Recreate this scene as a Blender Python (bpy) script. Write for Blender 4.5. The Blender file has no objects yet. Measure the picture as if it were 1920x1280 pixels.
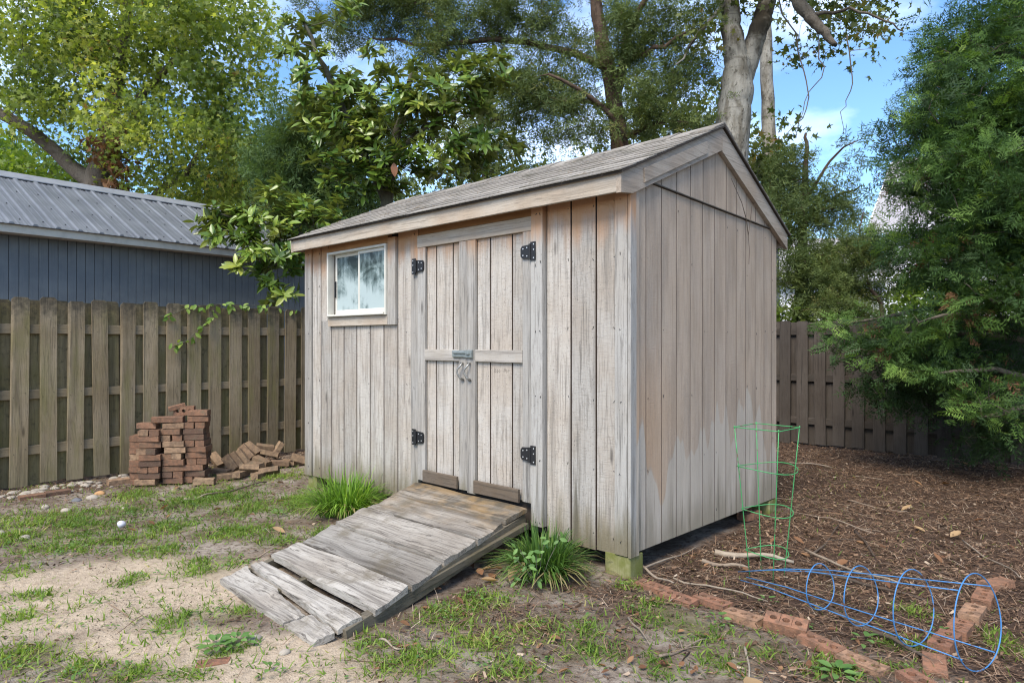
import bpy, math, random
import numpy as np
from mathutils import Vector, Matrix
R = math.radians
random.seed(7); rng = np.random.default_rng(11)
S = bpy.context.scene
C = S.collection

# ------------------------------------------------------------------ camera
CAMH = 1.40
FOC = 1247.0 / 1920.0
cam_d = bpy.data.cameras.new('camera'); cam = bpy.data.objects.new('camera', cam_d); C.objects.link(cam)
cam.location = (0, 0, CAMH); cam.rotation_euler = (R(90), 0, 0)
cam_d.sensor_width = 36.0; cam_d.lens = 36.0 * FOC; cam_d.shift_y = 2.0 / 1920.0
cam_d.clip_start = 0.05; cam_d.clip_end = 1500
S.camera = cam

# ------------------------------------------------------------------ sky and sun
SUN_EL, SUN_AZ = 52.0, 206.0            # azimuth clockwise from +Y
W = bpy.data.worlds.new('World'); S.world = W; W.use_nodes = True
wn, wl = W.node_tree.nodes, W.node_tree.links
wn.clear()
wo = wn.new('ShaderNodeOutputWorld'); wb = wn.new('ShaderNodeBackground')
sky = wn.new('ShaderNodeTexSky'); sky.sky_type = 'NISHITA'; sky.sun_disc = False
sky.sun_elevation = R(SUN_EL); sky.sun_rotation = R(SUN_AZ); sky.air_density = 1.0; sky.dust_density = 0.5; sky.ozone_density = 3.0
wtc = wn.new('ShaderNodeTexCoord')
wmap = wn.new('ShaderNodeMapping'); wmap.inputs['Scale'].default_value = (1, 1, 2.2)
wnz = wn.new('ShaderNodeTexNoise'); wnz.inputs['Scale'].default_value = 2.6; wnz.inputs['Detail'].default_value = 7
wnz.inputs['Roughness'].default_value = 0.55
wr = wn.new('ShaderNodeValToRGB'); wr.color_ramp.elements[0].position = 0.47; wr.color_ramp.elements[1].position = 0.80
wr.color_ramp.elements[0].color = (0.0, 0.0, 0.0, 1); wr.color_ramp.elements[1].color = (0.7, 0.7, 0.7, 1)
wmx = wn.new('ShaderNodeMix'); wmx.data_type = 'RGBA'
wmx.inputs[7].default_value = (9.0, 9.6, 10.4, 1)
wl.new(wtc.outputs['Generated'], wmap.inputs['Vector']); wl.new(wmap.outputs[0], wnz.inputs['Vector'])
wl.new(wnz.outputs['Fac'], wr.inputs['Fac']); wl.new(wr.outputs['Color'], wmx.inputs[0])
whs = wn.new('ShaderNodeHueSaturation'); whs.inputs['Saturation'].default_value = 1.14; whs.inputs['Value'].default_value = 0.95
wl.new(sky.outputs[0], whs.inputs['Color']); wl.new(whs.outputs[0], wmx.inputs[6]); wl.new(wmx.outputs[2], wb.inputs['Color'])
wb.inputs['Strength'].default_value = 0.15
wl.new(wb.outputs[0], wo.inputs['Surface'])
sun_d = bpy.data.lights.new('sun', 'SUN'); sun = bpy.data.objects.new('sun', sun_d); C.objects.link(sun)
sun_d.energy = 2.7; sun_d.angle = R(30); sun_d.color = (1.0, 0.92, 0.78)
sd = Vector((math.sin(R(SUN_AZ)) * math.cos(R(SUN_EL)), math.cos(R(SUN_AZ)) * math.cos(R(SUN_EL)), math.sin(R(SUN_EL))))
sun.rotation_euler = (-sd).to_track_quat('-Z', 'Y').to_euler(); sun.location = (0, 0, 30)
S.view_settings.view_transform = 'Standard'; S.view_settings.look = 'None'
S.view_settings.gamma = 1.0; S.view_settings.use_curve_mapping = False
S.view_settings.exposure = 1.08
try:
    S.cycles.filter_width = 1.15
    S.cycles.max_bounces = 8; S.cycles.diffuse_bounces = 4; S.cycles.transparent_max_bounces = 8
except Exception: pass

# ------------------------------------------------------------------ helpers
def at(px, py, D):                       # a point seen at (px, py) of the 1920-wide view, D metres away
    return np.array(((px - 960) / 1247 * D, D, CAMH - (py - 642) / 1247 * D))
def gr(px, py, z=0.0):                   # the ground point seen there
    D = (CAMH - z) * 1247 / (py - 642)
    return np.array(((px - 960) / 1247 * D, D, z))
P0 = np.array((0.695, 3.94)); SA = R(-43.16)
UX = np.array((math.cos(SA), math.sin(SA))); UY = np.array((-math.sin(SA), math.cos(SA)))
def sloc(x, y):                          # world -> shed frame
    dx, dy = x - P0[0], y - P0[1]
    return dx * UX[0] + dy * UX[1], dx * UY[0] + dy * UY[1]
def swor(x, y, z=0.0):                   # shed frame -> world
    p = P0 + x * UX + y * UY
    return np.array((p[0], p[1], z))

_h = {}
def vnoise(x, y, seed=0):
    if seed not in _h: _h[seed] = np.random.default_rng(seed + 100).random((256, 256))
    g = _h[seed]
    x = np.asarray(x, float); y = np.asarray(y, float)
    xi = np.floor(x).astype(int); yi = np.floor(y).astype(int)
    fx = x - xi; fy = y - yi; fx = fx * fx * (3 - 2 * fx); fy = fy * fy * (3 - 2 * fy)
    a = g[xi % 256, yi % 256]; b = g[(xi + 1) % 256, yi % 256]; c = g[xi % 256, (yi + 1) % 256]; d = g[(xi + 1) % 256, (yi + 1) % 256]
    return (a * (1 - fx) + b * fx) * (1 - fy) + (c * (1 - fx) + d * fx) * fy
def fbm(x, y, s, seed=0, o=4):
    t = 0; a = 0.5; n = 0
    for i in range(o):
        t = t + a * vnoise(np.asarray(x) * s * 2 ** i, np.asarray(y) * s * 2 ** i, seed + i); n += a; a *= 0.55
    return t / n
def sst(a, b, x):
    t = np.clip((np.asarray(x, float) - a) / (b - a), 0, 1); return t * t * (3 - 2 * t)

def empty(name, loc=(0, 0, 0), rz=0.0):
    o = bpy.data.objects.new(name, None); C.objects.link(o); o.location = loc; o.rotation_euler = (0, 0, rz)
    o.empty_display_size = 0.2
    return o
def tag(o, label=None, cat=None, group=None, kind=None):
    if label: o['label'] = label
    if cat: o['category'] = cat
    if group: o['group'] = group
    if kind: o['kind'] = kind
    return o
def link(name, me, mat=None, parent=None, loc=None, rot=None):
    o = bpy.data.objects.new(name, me); C.objects.link(o)
    if mat is not None and len(me.materials) == 0: me.materials.append(mat)
    if parent is not None: o.parent = parent
    if loc is not None: o.location = loc
    if rot is not None: o.rotation_euler = rot
    return o

class MB:
    def __init__(s): s.v = []; s.f = []
    def add(s, vs, fs):
        b = len(s.v); s.v += [tuple(map(float, p)) for p in vs]; s.f += [tuple(i + b for i in f) for f in fs]
    def box(s, x0, x1, y0, y1, z0, z1):
        s.add([(x0, y0, z0), (x1, y0, z0), (x1, y1, z0), (x0, y1, z0), (x0, y0, z1), (x1, y0, z1), (x1, y1, z1), (x0, y1, z1)],
              [(3, 2, 1, 0), (4, 5, 6, 7), (0, 1, 5, 4), (1, 2, 6, 5), (2, 3, 7, 6), (3, 0, 4, 7)])
    def extrude(s, poly, a, b):                         # poly: 3D points of one face, offset by vectors a and b
        n = len(poly); a = np.array(a); b = np.array(b)
        vs = [np.array(p) + a for p in poly] + [np.array(p) + b for p in poly]
        fs = [tuple(range(n))[::-1], tuple(range(n, 2 * n))] + [(i, (i + 1) % n, n + (i + 1) % n, n + i) for i in range(n)]
        s.add(vs, fs)
    def board(s, x0, x1, y0, y1, z0, z1, axis='z', ch=0.004):   # box with its four long edges eased
        lo = [x0, y0, z0]; hi = [x1, y1, z1]; ax = 'xyz'.index(axis); u, w = [(1, 2), (2, 0), (0, 1)][ax]
        a0, a1, b0, b1 = lo[u], hi[u], lo[w], hi[w]
        prof = [(a0 + ch, b0), (a1 - ch, b0), (a1, b0 + ch), (a1, b1 - ch), (a1 - ch, b1), (a0 + ch, b1), (a0, b1 - ch), (a0, b0 + ch)]
        vs = []
        for e in (lo[ax], hi[ax]):
            for p in prof:
                q = [0, 0, 0]; q[ax] = e; q[u] = p[0]; q[w] = p[1]; vs.append(q)
        s.add(vs, [tuple(range(8))[::-1], tuple(range(8, 16))] + [(i, (i + 1) % 8, 8 + (i + 1) % 8, 8 + i) for i in range(8)])
    def bar(s, p, q, up, w, h, ch=0.003):               # rectangular bar from p to q
        p = np.array(p, float); q = np.array(q, float); d = q - p; L = np.linalg.norm(d); d /= L
        x = np.cross(d, up); x /= np.linalg.norm(x); z = np.cross(x, d)
        hw, hh = w / 2, h / 2
        prof = [(-hw + ch, -hh), (hw - ch, -hh), (hw, -hh + ch), (hw, hh - ch), (hw - ch, hh), (-hw + ch, hh), (-hw, hh - ch), (-hw, -hh + ch)]
        vs = [e + x * a + z * b for e in (p, q) for a, b in prof]
        s.add(vs, [tuple(range(8))[::-1], tuple(range(8, 16))] + [(i, (i + 1) % 8, 8 + (i + 1) % 8, 8 + i) for i in range(8)])
    def tube(s, pts, rad, n=6, closed=False, cap=True):
        pts = np.array(pts, float); m = len(pts)
        if np.isscalar(rad): rad = [rad] * m
        if closed: tan = np.roll(pts, -1, 0) - np.roll(pts, 1, 0)
        else: tan = np.gradient(pts, axis=0)
        tan /= np.maximum(np.linalg.norm(tan, axis=1)[:, None], 1e-9)
        up = np.array((0, 0, 1.0)) if abs(tan[0][2]) < 0.9 else np.array((1.0, 0, 0))
        vs = []
        for i in range(m):
            x = np.cross(tan[i], up)
            x /= max(np.linalg.norm(x), 1e-9); y = np.cross(tan[i], x); up = np.cross(x, tan[i])
            for k in range(n):
                t = 2 * math.pi * k / n; vs.append(pts[i] + rad[i] * (math.cos(t) * x + math.sin(t) * y))
        fs = []
        for i in range(m if closed else m - 1):
            for k in range(n):
                j = (i + 1) % m; fs.append((i * n + k, i * n + (k + 1) % n, j * n + (k + 1) % n, j * n + k))
        if cap and not closed: fs += [tuple(range(n)), tuple(range((m - 1) * n, m * n))[::-1]]
        s.add(vs, fs)
    def mesh(s, name, smooth=False):
        me = bpy.data.meshes.new(name); me.from_pydata(s.v, [], s.f); me.update()
        import bmesh
        bm = bmesh.new(); bm.from_mesh(me); bmesh.ops.recalc_face_normals(bm, faces=bm.faces); bm.to_mesh(me); bm.free()
        if smooth: me.polygons.foreach_set('use_smooth', [True] * len(me.polygons))
        return me
    def build(s, name, mat, parent=None, smooth=False, loc=None, rot=None):
        return link(name, s.mesh(name, smooth), mat, parent, loc, rot)

def frames(d, n):
    y = d / np.maximum(np.linalg.norm(d, axis=1)[:, None], 1e-9)
    x = np.cross(y, n); x /= np.maximum(np.linalg.norm(x, axis=1)[:, None], 1e-9)
    z = np.cross(x, y)
    return np.stack([x, y, z], axis=2)
def unit(a): return a / np.maximum(np.linalg.norm(a, axis=-1, keepdims=True), 1e-9)
def scatter_mesh(name, tv, tf, pos, Rm, scale, tint, smooth=False):
    """many copies of a small template joined into one mesh, with a per-copy 'tint' attribute"""
    tv = np.array(tv, float); N = len(pos); V = len(tv)
    sc = np.asarray(scale, float)
    if sc.ndim == 1: sc = np.repeat(sc[:, None], 3, 1)
    co = np.einsum('nij,nvj->nvi', Rm, tv[None] * sc[:, None, :]) + pos[:, None, :]
    me = bpy.data.meshes.new(name)
    me.vertices.add(N * V); me.vertices.foreach_set('co', co.reshape(-1).astype(np.float32))
    ln = np.array([len(f) for f in tf]); flat = np.concatenate([np.array(f) for f in tf])
    loops = (flat[None] + (np.arange(N) * V)[:, None]).reshape(-1)
    tot = np.tile(ln, N); st = np.concatenate([[0], np.cumsum(tot)[:-1]])
    me.loops.add(len(loops)); me.loops.foreach_set('vertex_index', loops.astype(np.int32))
    me.polygons.add(len(tot)); me.polygons.foreach_set('loop_start', st.astype(np.int32))
    if smooth: me.polygons.foreach_set('use_smooth', np.ones(len(tot), bool))
    me.update(calc_edges=True)
    at_ = me.attributes.new('tint', 'FLOAT', 'POINT')
    at_.data.foreach_set('value', np.repeat(np.asarray(tint, float), V).astype(np.float32))
    return me

# ------------------------------------------------------------------ node helpers
class NT:
    def __init__(s, name):
        s.m = bpy.data.materials.new(name); s.m.use_nodes = True; s.t = s.m.node_tree; s.n = s.t.nodes; s.l = s.t.links
        s.n.clear(); s.out = s.n.new('ShaderNodeOutputMaterial'); s.b = s.n.new('ShaderNodeBsdfPrincipled')
        s.l.new(s.b.outputs[0], s.out.inputs['Surface'])
    def put(s, sock, v):
        if isinstance(v, bpy.types.NodeSocket): s.l.new(v, sock)
        elif isinstance(v, (tuple, list)) and len(v) == 3 and sock.type == 'RGBA': sock.default_value = (*v, 1)
        else: sock.default_value = v
    def coord(s, kind='Object'): return s.n.new('ShaderNodeTexCoord').outputs[kind]
    def rnd(s): return s.n.new('ShaderNodeObjectInfo').outputs['Random']
    def attr(s, name, out='Fac'):
        a = s.n.new('ShaderNodeAttribute'); a.attribute_name = name; return a.outputs[out]
    def geo(s, out): return s.n.new('ShaderNodeNewGeometry').outputs[out]
    def math(s, op, a, b=0.0, clamp=False):
        m = s.n.new('ShaderNodeMath'); m.operation = op; m.use_clamp = clamp; s.put(m.inputs[0], a); s.put(m.inputs[1], b); return m.outputs[0]
    def vmath(s, op, a, b):
        m = s.n.new('ShaderNodeVectorMath'); m.operation = op; s.put(m.inputs[0], a); s.put(m.inputs[1], b); return m.outputs[0]
    def sep(s, v):
        m = s.n.new('ShaderNodeSeparateXYZ'); s.put(m.inputs[0], v); return m.outputs
    def comb(s, x, y, z):
        m = s.n.new('ShaderNodeCombineXYZ'); s.put(m.inputs[0], x); s.put(m.inputs[1], y); s.put(m.inputs[2], z); return m.outputs[0]
    def noise(s, v, scale=1.0, detail=4, rough=0.55, dist=0.0, out='Fac'):
        m = s.n.new('ShaderNodeTexNoise'); s.put(m.inputs['Vector'], v); m.inputs['Scale'].default_value = scale
        m.inputs['Detail'].default_value = detail; m.inputs['Roughness'].default_value = rough; m.inputs['Distortion'].default_value = dist
        return m.outputs[out]
    def voro(s, v, scale, out='Distance', feature='F1'):
        m = s.n.new('ShaderNodeTexVoronoi'); m.feature = feature; s.put(m.inputs['Vector'], v); m.inputs['Scale'].default_value = scale
        return m.outputs[out]
    def mr(s, v, a, b, c=0.0, d=1.0, smooth=True):
        m = s.n.new('ShaderNodeMapRange'); m.interpolation_type = 'SMOOTHSTEP' if smooth else 'LINEAR'
        s.put(m.inputs[0], v); m.inputs[1].default_value = a; m.inputs[2].default_value = b; m.inputs[3].default_value = c; m.inputs[4].default_value = d
        return m.outputs[0]
    def mix(s, f, a, b, mode='MIX'):
        m = s.n.new('ShaderNodeMix'); m.data_type = 'RGBA'; m.blend_type = mode
        s.put(m.inputs[0], f); s.put(m.inputs[6], a); s.put(m.inputs[7], b); return m.outputs[2]
    def ramp(s, f, stops):
        m = s.n.new('ShaderNodeValToRGB'); e = m.color_ramp.elements
        while len(e) < len(stops): e.new(0.5)
        for i, (p, c) in enumerate(stops): e[i].position = p; e[i].color = (*c, 1)
        s.put(m.inputs[0], f); return m.outputs[0]
    def bump(s, h, strength=0.5, dist=0.01):
        m = s.n.new('ShaderNodeBump'); m.inputs['Strength'].default_value = strength; m.inputs['Distance'].default_value = dist
        s.put(m.inputs['Height'], h); s.l.new(m.outputs[0], s.b.inputs['Normal']); return m.outputs[0]
    def done(s, col, rough=0.85, spec=0.25, metal=0.0):
        s.put(s.b.inputs['Base Color'], col); s.put(s.b.inputs['Roughness'], rough)
        s.put(s.b.inputs['Specular IOR Level'], spec); s.put(s.b.inputs['Metallic'], metal); return s.m

def wood(name, axis, light, dark, warm, streak=0.5, saw=0.3, speck=0.4, extra=None, knots=True, bumpk=0.6, var=0.22):
    t = NT(name); co = t.coord('Object'); r = t.rnd()
    off = t.comb(t.math('MULTIPLY', r, 37.0), t.math('MULTIPLY', r, 91.0), t.math('MULTIPLY', r, 53.0))
    p = t.vmath('ADD', co, off); ax = 'xyz'.index(axis)
    def st(across, along):
        v = [across] * 3; v[ax] = along; return t.vmath('MULTIPLY', p, tuple(v))
    kn = t.voro(st(5.0, 1.3), 1.0)
    warp = t.noise(st(3.5, 0.9), 1.0, 3)
    gv = t.vmath('ADD', st(95, 3.0), t.comb(t.math('MULTIPLY', warp, 9.0), t.math('MULTIPLY', warp, 9.0), t.math('MULTIPLY', warp, 9.0)))
    fine = t.noise(gv, 1.0, 5, 0.65)
    broad = t.noise(st(14, 0.55), 1.0, 4, 0.6)
    blot = t.noise(p, 2.3, 4, 0.6)
    sawn = t.noise(t.vmath('ADD', st(14, 330), t.comb(t.math('MULTIPLY', warp, 6.0), t.math('MULTIPLY', warp, 6.0), t.math('MULTIPLY', warp, 6.0))), 1.0, 2, 0.5)
    wide_ = t.noise(st(38, 1.1), 1.0, 5, 0.7)
    col = t.mix(t.mr(blot, 0.35, 0.68), light, warm)
    col = t.mix(t.math('MULTIPLY', t.mr(fine, 0.47, 0.72), 0.75 * streak + 0.2), col, dark)
    col = t.mix(t.math('MULTIPLY', t.mr(broad, 0.5, 0.74), streak), col, dark)
    col = t.mix(t.math('MULTIPLY', t.mr(sawn, 0.5, 0.75), saw), col, tuple(c * 0.62 for c in dark))
    col = t.mix(t.math('MULTIPLY', t.mr(wide_, 0.56, 0.68), streak * 0.9), col, tuple(c * 0.6 for c in dark))
    sp = t.noise(st(240, 90), 1.0, 2, 0.5)
    col = t.mix(t.math('MULTIPLY', t.mr(sp, 0.66, 0.74), speck), col, tuple(c * 0.22 for c in dark))
    if knots:
        col = t.mix(t.math('MULTIPLY', t.mr(kn, 0.10, 0.03), 0.65), col, tuple(c * 0.3 for c in dark))
    col = t.mix(1.0, col, t.ramp(r, [(0, (1 - var,) * 3), (0.5, (1, 0.985, 0.97)), (1, (1 + var * 0.25, 1 + var * 0.25, 1 + var * 0.25))]), 'MULTIPLY')
    if extra: col = extra(t, co, p, col)
    t.bump(t.math('ADD', t.math('MULTIPLY', fine, 1.0), t.math('MULTIPLY', sawn, 0.6 * saw + 0.2)), bumpk, 0.004)
    return t.done(col, 0.88, 0.18)

def leafmat(name, stops, trans=0.35, back=None, rough=0.45, spec=0.4):
    t = NT(name); tint = t.attr('tint')
    col = t.ramp(tint, stops)
    if back is not None: col = t.mix(t.geo('Backfacing'), col, back)
    t.done(col, rough, spec)
    tr = t.n.new('ShaderNodeBsdfTranslucent'); t.put(tr.inputs['Color'], t.mix(1.0, col, (1.5, 1.5, 0.7), 'MULTIPLY'))
    mx = t.n.new('ShaderNodeMixShader'); mx.inputs[0].default_value = trans
    t.l.new(t.b.outputs[0], mx.inputs[1]); t.l.new(tr.outputs[0], mx.inputs[2]); t.l.new(mx.outputs[0], t.out.inputs['Surface'])
    return t.m

def plain(name, col, rough=0.6, spec=0.4, metal=0.0, nz=0.25, scale=30):
    t = NT(name); n = t.noise(t.coord('Object'), scale, 5, 0.6)
    c = t.mix(t.math('MULTIPLY', t.mr(n, 0.4, 0.7), nz), col, tuple(x * 0.45 for x in col))
    t.bump(n, 0.15, 0.002)
    return t.done(c, rough, spec, metal)

# ------------------------------------------------------------------ materials
def shed_extra(t, co, p, col):
    x, y, z = t.sep(co)
    n = t.noise(t.vmath('MULTIPLY', p, (9, 9, 1.2)), 1.0, 4, 0.6); n2 = t.noise(co, 5.0, 4, 0.6)
    front = t.mr(y, 0.06, 0.03)
    # sheltered band that never weathered, under the front eave
    hi = t.math('MULTIPLY', t.math('MULTIPLY', t.mr(t.math('ADD', z, t.math('MULTIPLY', n, 0.45)), 2.22, 2.46), front), 0.85)
    col = t.mix(hi, col, t.mix(n2, (0.40, 0.18, 0.075), (0.45, 0.28, 0.155)))
    col = t.mix(t.math('MULTIPLY', t.math('SUBTRACT', 1.0, front), 0.7), col, t.mix(t.mr(n, .35, .7), (0.47, 0.355, 0.26), (0.32, 0.24, 0.175)))
    # warm unwashed patches low on the side wall, bleached below a ragged line
    side = t.math('SUBTRACT', 1.0, front)
    edge = t.math('ADD', z, t.math('MULTIPLY', t.noise(t.comb(t.math('MULTIPLY', y, 4.2), 0.0, t.math('MULTIPLY', z, 0.35)), 1.0, 2, 0.5), 1.9))
    pale = t.math('MULTIPLY', t.mr(edge, 1.69, 1.655), side)
    col = t.mix(t.math('MULTIPLY', pale, 0.72), col, t.mix(n, (0.55, 0.495, 0.425), (0.36, 0.315, 0.265)))
    org = t.math('MULTIPLY', t.math('MULTIPLY', t.mr(edge, 1.66, 1.74), t.mr(z, 1.55, 0.9)), side)
    org = t.math('MULTIPLY', org, t.mr(y, 0.75, 0.05))
    col = t.mix(t.math('MULTIPLY', org, 0.6), col, (0.47, 0.30, 0.18))
    # splash dirt and mould at the foot
    low = t.math('MULTIPLY', t.mr(t.math('SUBTRACT', z, t.math('MULTIPLY', n, 0.7)), 0.10, -0.22), t.math('ADD', t.math('MULTIPLY', front, 0.3), 0.5))
    col = t.mix(low, col, t.mix(n2, (0.10, 0.095, 0.05), (0.17, 0.13, 0.075)))
    drip = t.math('MULTIPLY', t.mr(t.noise(t.vmath('MULTIPLY', p, (26, 26, 1.0)), 1.0, 3, 0.6), 0.60, 0.72), t.mr(z, 1.2, 0.2))
    return t.mix(t.math('MULTIPLY', drip, 0.6), col, (0.09, 0.08, 0.055))
GL, GD, GW = (0.45, 0.42, 0.385), (0.19, 0.17, 0.15), (0.40, 0.35, 0.30)
M = {}
M['siding'] = wood('weathered siding', 'z', GL, GD, GW, 0.74, 0.36, 0.95, shed_extra, bumpk=1.0, var=0.2)
M['stile'] = wood('weathered trim upright', 'z', (0.36, 0.345, 0.325), (0.15, 0.14, 0.13), (0.33, 0.305, 0.275), 0.75, 0.08, 0.6, shed_extra, var=0.14)
M['trimx'] = wood('weathered trim lengthwise', 'x', (0.43, 0.38, 0.32), (0.19, 0.16, 0.13), (0.39, 0.315, 0.245), 0.6, 0.06, 0.5, var=0.12)
M['trimy'] = wood('weathered rake', 'y', (0.41, 0.36, 0.305), (0.185, 0.155, 0.125), (0.37, 0.295, 0.23), 0.6, 0.06, 0.5, var=0.12)
M['railwood'] = wood('weathered door rail', 'x', (0.40, 0.375, 0.345), (0.18, 0.162, 0.145), (0.37, 0.33, 0.285), 0.6, 0.06, 0.5, var=0.1)
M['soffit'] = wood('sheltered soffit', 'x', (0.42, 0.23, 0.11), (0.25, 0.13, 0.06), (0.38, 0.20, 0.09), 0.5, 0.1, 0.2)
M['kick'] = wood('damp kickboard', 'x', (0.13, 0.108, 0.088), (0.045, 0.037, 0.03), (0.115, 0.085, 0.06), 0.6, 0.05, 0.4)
def ramp_extra(t, co, p, col):
    x, y, z = t.sep(co)
    n = t.noise(t.vmath('MULTIPLY', co, (1.6, 7, 7)), 1.0, 5, 0.65); n2 = t.noise(co, 7, 4)
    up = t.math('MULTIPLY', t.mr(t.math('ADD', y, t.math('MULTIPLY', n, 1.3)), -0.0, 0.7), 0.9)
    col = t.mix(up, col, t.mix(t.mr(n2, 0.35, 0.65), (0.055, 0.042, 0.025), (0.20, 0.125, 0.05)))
    crack = t.noise(t.vmath('ADD', t.vmath('MULTIPLY', p, (2.6, 30, 30)), t.comb(0.0, t.math('MULTIPLY', n, 6.0), 0.0)), 1.0, 3, 0.6)
    col = t.mix(t.math('MULTIPLY', t.mr(crack, 0.60, 0.68), 0.7), col, (0.06, 0.05, 0.042))
    return t.mix(t.math('MULTIPLY', t.mr(t.noise(co, 2.6, 5, 0.7), 0.5, 0.68), 0.7), col, (0.12, 0.10, 0.07))
M['ramp'] = wood('bleached ramp plank', 'x', (0.38, 0.355, 0.32), (0.10, 0.087, 0.075), (0.28, 0.25, 0.215), 0.85, 0.04, 0.8, ramp_extra, bumpk=1.0, var=0.3)
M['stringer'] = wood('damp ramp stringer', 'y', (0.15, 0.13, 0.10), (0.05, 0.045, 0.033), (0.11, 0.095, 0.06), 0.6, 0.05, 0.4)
def post_extra(t, co, p, col):
    n = t.noise(co, 9, 4)
    return t.mix(t.mr(n, 0.3, 0.6), col, (0.145, 0.155, 0.045))
M['post'] = wood('algae green post', 'z', (0.30, 0.29, 0.16), (0.15, 0.14, 0.07), (0.27, 0.25, 0.13), 0.4, 0.05, 0.3, post_extra)
def fence_extra(t, co, p, col):
    x, y, z = t.sep(co); n = t.noise(t.vmath('MULTIPLY', p, (6, 6, 1.5)), 1.0, 4, 0.6); n2 = t.noise(p, 22, 4, 0.65)
    col = t.mix(t.math('MULTIPLY', t.mr(n, 0.45, 0.72), 0.55), col, (0.165, 0.150, 0.05))
    top = t.math('MULTIPLY', t.mr(t.math('ADD', z, t.math('MULTIPLY', n2, 0.5)), 1.80, 2.12), 0.85)
    col = t.mix(top, col, (0.055, 0.047, 0.035))
    return t.mix(t.math('MULTIPLY', t.mr(z, 0.45, 0.0), 0.35), col, (0.13, 0.12, 0.06))
FL, FD, FW = (0.285, 0.228, 0.152), (0.092, 0.073, 0.048), (0.225, 0.172, 0.105)
M['picket'] = wood('mossy brown picket', 'z', FL, FD, FW, 0.65, 0.10, 0.6, fence_extra, bumpk=.9, var=0.32)
def fence_extra2(t, co, p, col):
    col = fence_extra(t, co, p, col); n2 = t.noise(p, 13, 4, 0.7)
    return t.mix(t.math('MULTIPLY', t.mr(n2, 0.54, 0.7), 0.6), col, (0.06, 0.052, 0.03))
M['picket_far'] = wood('stained rear picket', 'z', (0.27, 0.215, 0.125), (0.085, 0.07, 0.042), (0.21, 0.17, 0.08), 0.55, 0.1, 0.5, fence_extra2, var=0.3)
M['picket_grey_shade'] = wood('grey brown picket with tree shade in colour', 'z', (0.085, 0.072, 0.062), (0.033, 0.028, 0.024), (0.066, 0.054, 0.045), 0.5, 0.08, 0.4, var=0.3)  # right fence pickets: shade of the tree overhead is painted into the colour
M['rail_shade'] = wood('fence rail wood with tree shade in colour', 'x', (0.075, 0.063, 0.053), (0.03, 0.026, 0.021), (0.06, 0.048, 0.04), 0.5, 0.05, 0.4)  # rails of the same fence, darkened likewise for the tree's shade
M['rail'] = wood('fence rail wood', 'x', (0.24, 0.19, 0.125), (0.11, 0.085, 0.055), (0.19, 0.145, 0.085), 0.5, 0.05, 0.4)
M['dark_wood'] = plain('dark inner sheathing', (0.06, 0.05, 0.042), 0.9, 0.1)
M['stick'] = wood('dry stick bark', 'x', (0.26, 0.215, 0.17), (0.11, 0.085, 0.065), (0.21, 0.16, 0.12), 0.5, 0.1, 0.4)
M['stick_dark'] = wood('dark stick bark', 'x', (0.10, 0.078, 0.06), (0.04, 0.03, 0.022), (0.085, 0.06, 0.045), 0.5, 0.1, 0.4)
M['stick_pale'] = wood('pale bleached stick', 'x', (0.33, 0.28, 0.22), (0.13, 0.10, 0.08), (0.25, 0.195, 0.145), 0.5, 0.1, 0.4)

def shingle():
    t = NT('asphalt shingle'); co = t.coord('Object'); r = t.rnd()
    n = t.noise(co, 220, 2, 0.5); b = t.noise(co, 6, 4, 0.6)
    c = t.ramp(r, [(0, (0.14, 0.125, 0.11)), (0.5, (0.215, 0.19, 0.165)), (1, (0.28, 0.255, 0.225))])
    c = t.mix(t.mr(n, 0.35, 0.7), c, t.mix(0.5, c, (0.40, 0.37, 0.33)))
    c = t.mix(t.math('MULTIPLY', t.mr(b, 0.48, 0.7), 0.6), c, (0.13, 0.12, 0.09))
    t.bump(n, 0.6, 0.003); return t.done(c, 0.95, 0.12)
M['shingle'] = shingle()
def brick(name, a, b, c_):
    t = NT(name); co = t.coord('Object'); r = t.rnd(); wp = t.vmath('ADD', co, t.comb(t.math('MULTIPLY', r, 11.0), t.math('MULTIPLY', r, 7.0), 0.0))
    n = t.noise(wp, 24, 5, 0.65); f = t.noise(wp, 160, 3, 0.6); m = t.noise(wp, 10, 4, 0.6)
    col = t.ramp(r, [(0, a), (0.3, b), (0.7, tuple(x * .8 for x in b)), (1, c_)])
    col = t.mix(t.mr(n, 0.38, 0.64), col, t.mix(0.65, col, (0.10, 0.068, 0.05)))
    col = t.mix(t.math('MULTIPLY', t.mr(f, 0.55, 0.75), 0.5), col, (0.42, 0.28, 0.19))
    col = t.mix(t.math('MULTIPLY', t.mr(m, 0.55, 0.75), 0.55), col, (0.12, 0.11, 0.075))
    t.bump(t.math('ADD', n, f), 0.7, 0.005); return t.done(col, 0.93, 0.15)
M['brick'] = brick('old red brown brick', (0.09, 0.058, 0.045), (0.225, 0.12, 0.075), (0.33, 0.22, 0.14))
M['brick_heap'] = brick('old dull brown brick', (0.19, 0.125, 0.08), (0.25, 0.17, 0.105), (0.31, 0.215, 0.135))
M['brick_border'] = brick('orange red border brick', (0.23, 0.11, 0.07), (0.30, 0.15, 0.092), (0.34, 0.205, 0.13))
def metal_roof():
    t = NT('grey metal roofing'); co = t.coord('Object'); n = t.noise(co, 3, 5, 0.6); f = t.noise(t.vmath('MULTIPLY', co, (60, 3, 3)), 1.0, 4)
    c = t.mix(t.mr(n, 0.35, 0.7), (0.108, 0.115, 0.128), (0.145, 0.153, 0.167)); c = t.mix(t.math('MULTIPLY', t.mr(f, 0.5, 0.75), 0.35), c, (0.30, 0.315, 0.34))
    return t.done(c, 0.5, 0.5, 0.15)
M['metal_roof'] = metal_roof()
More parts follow.
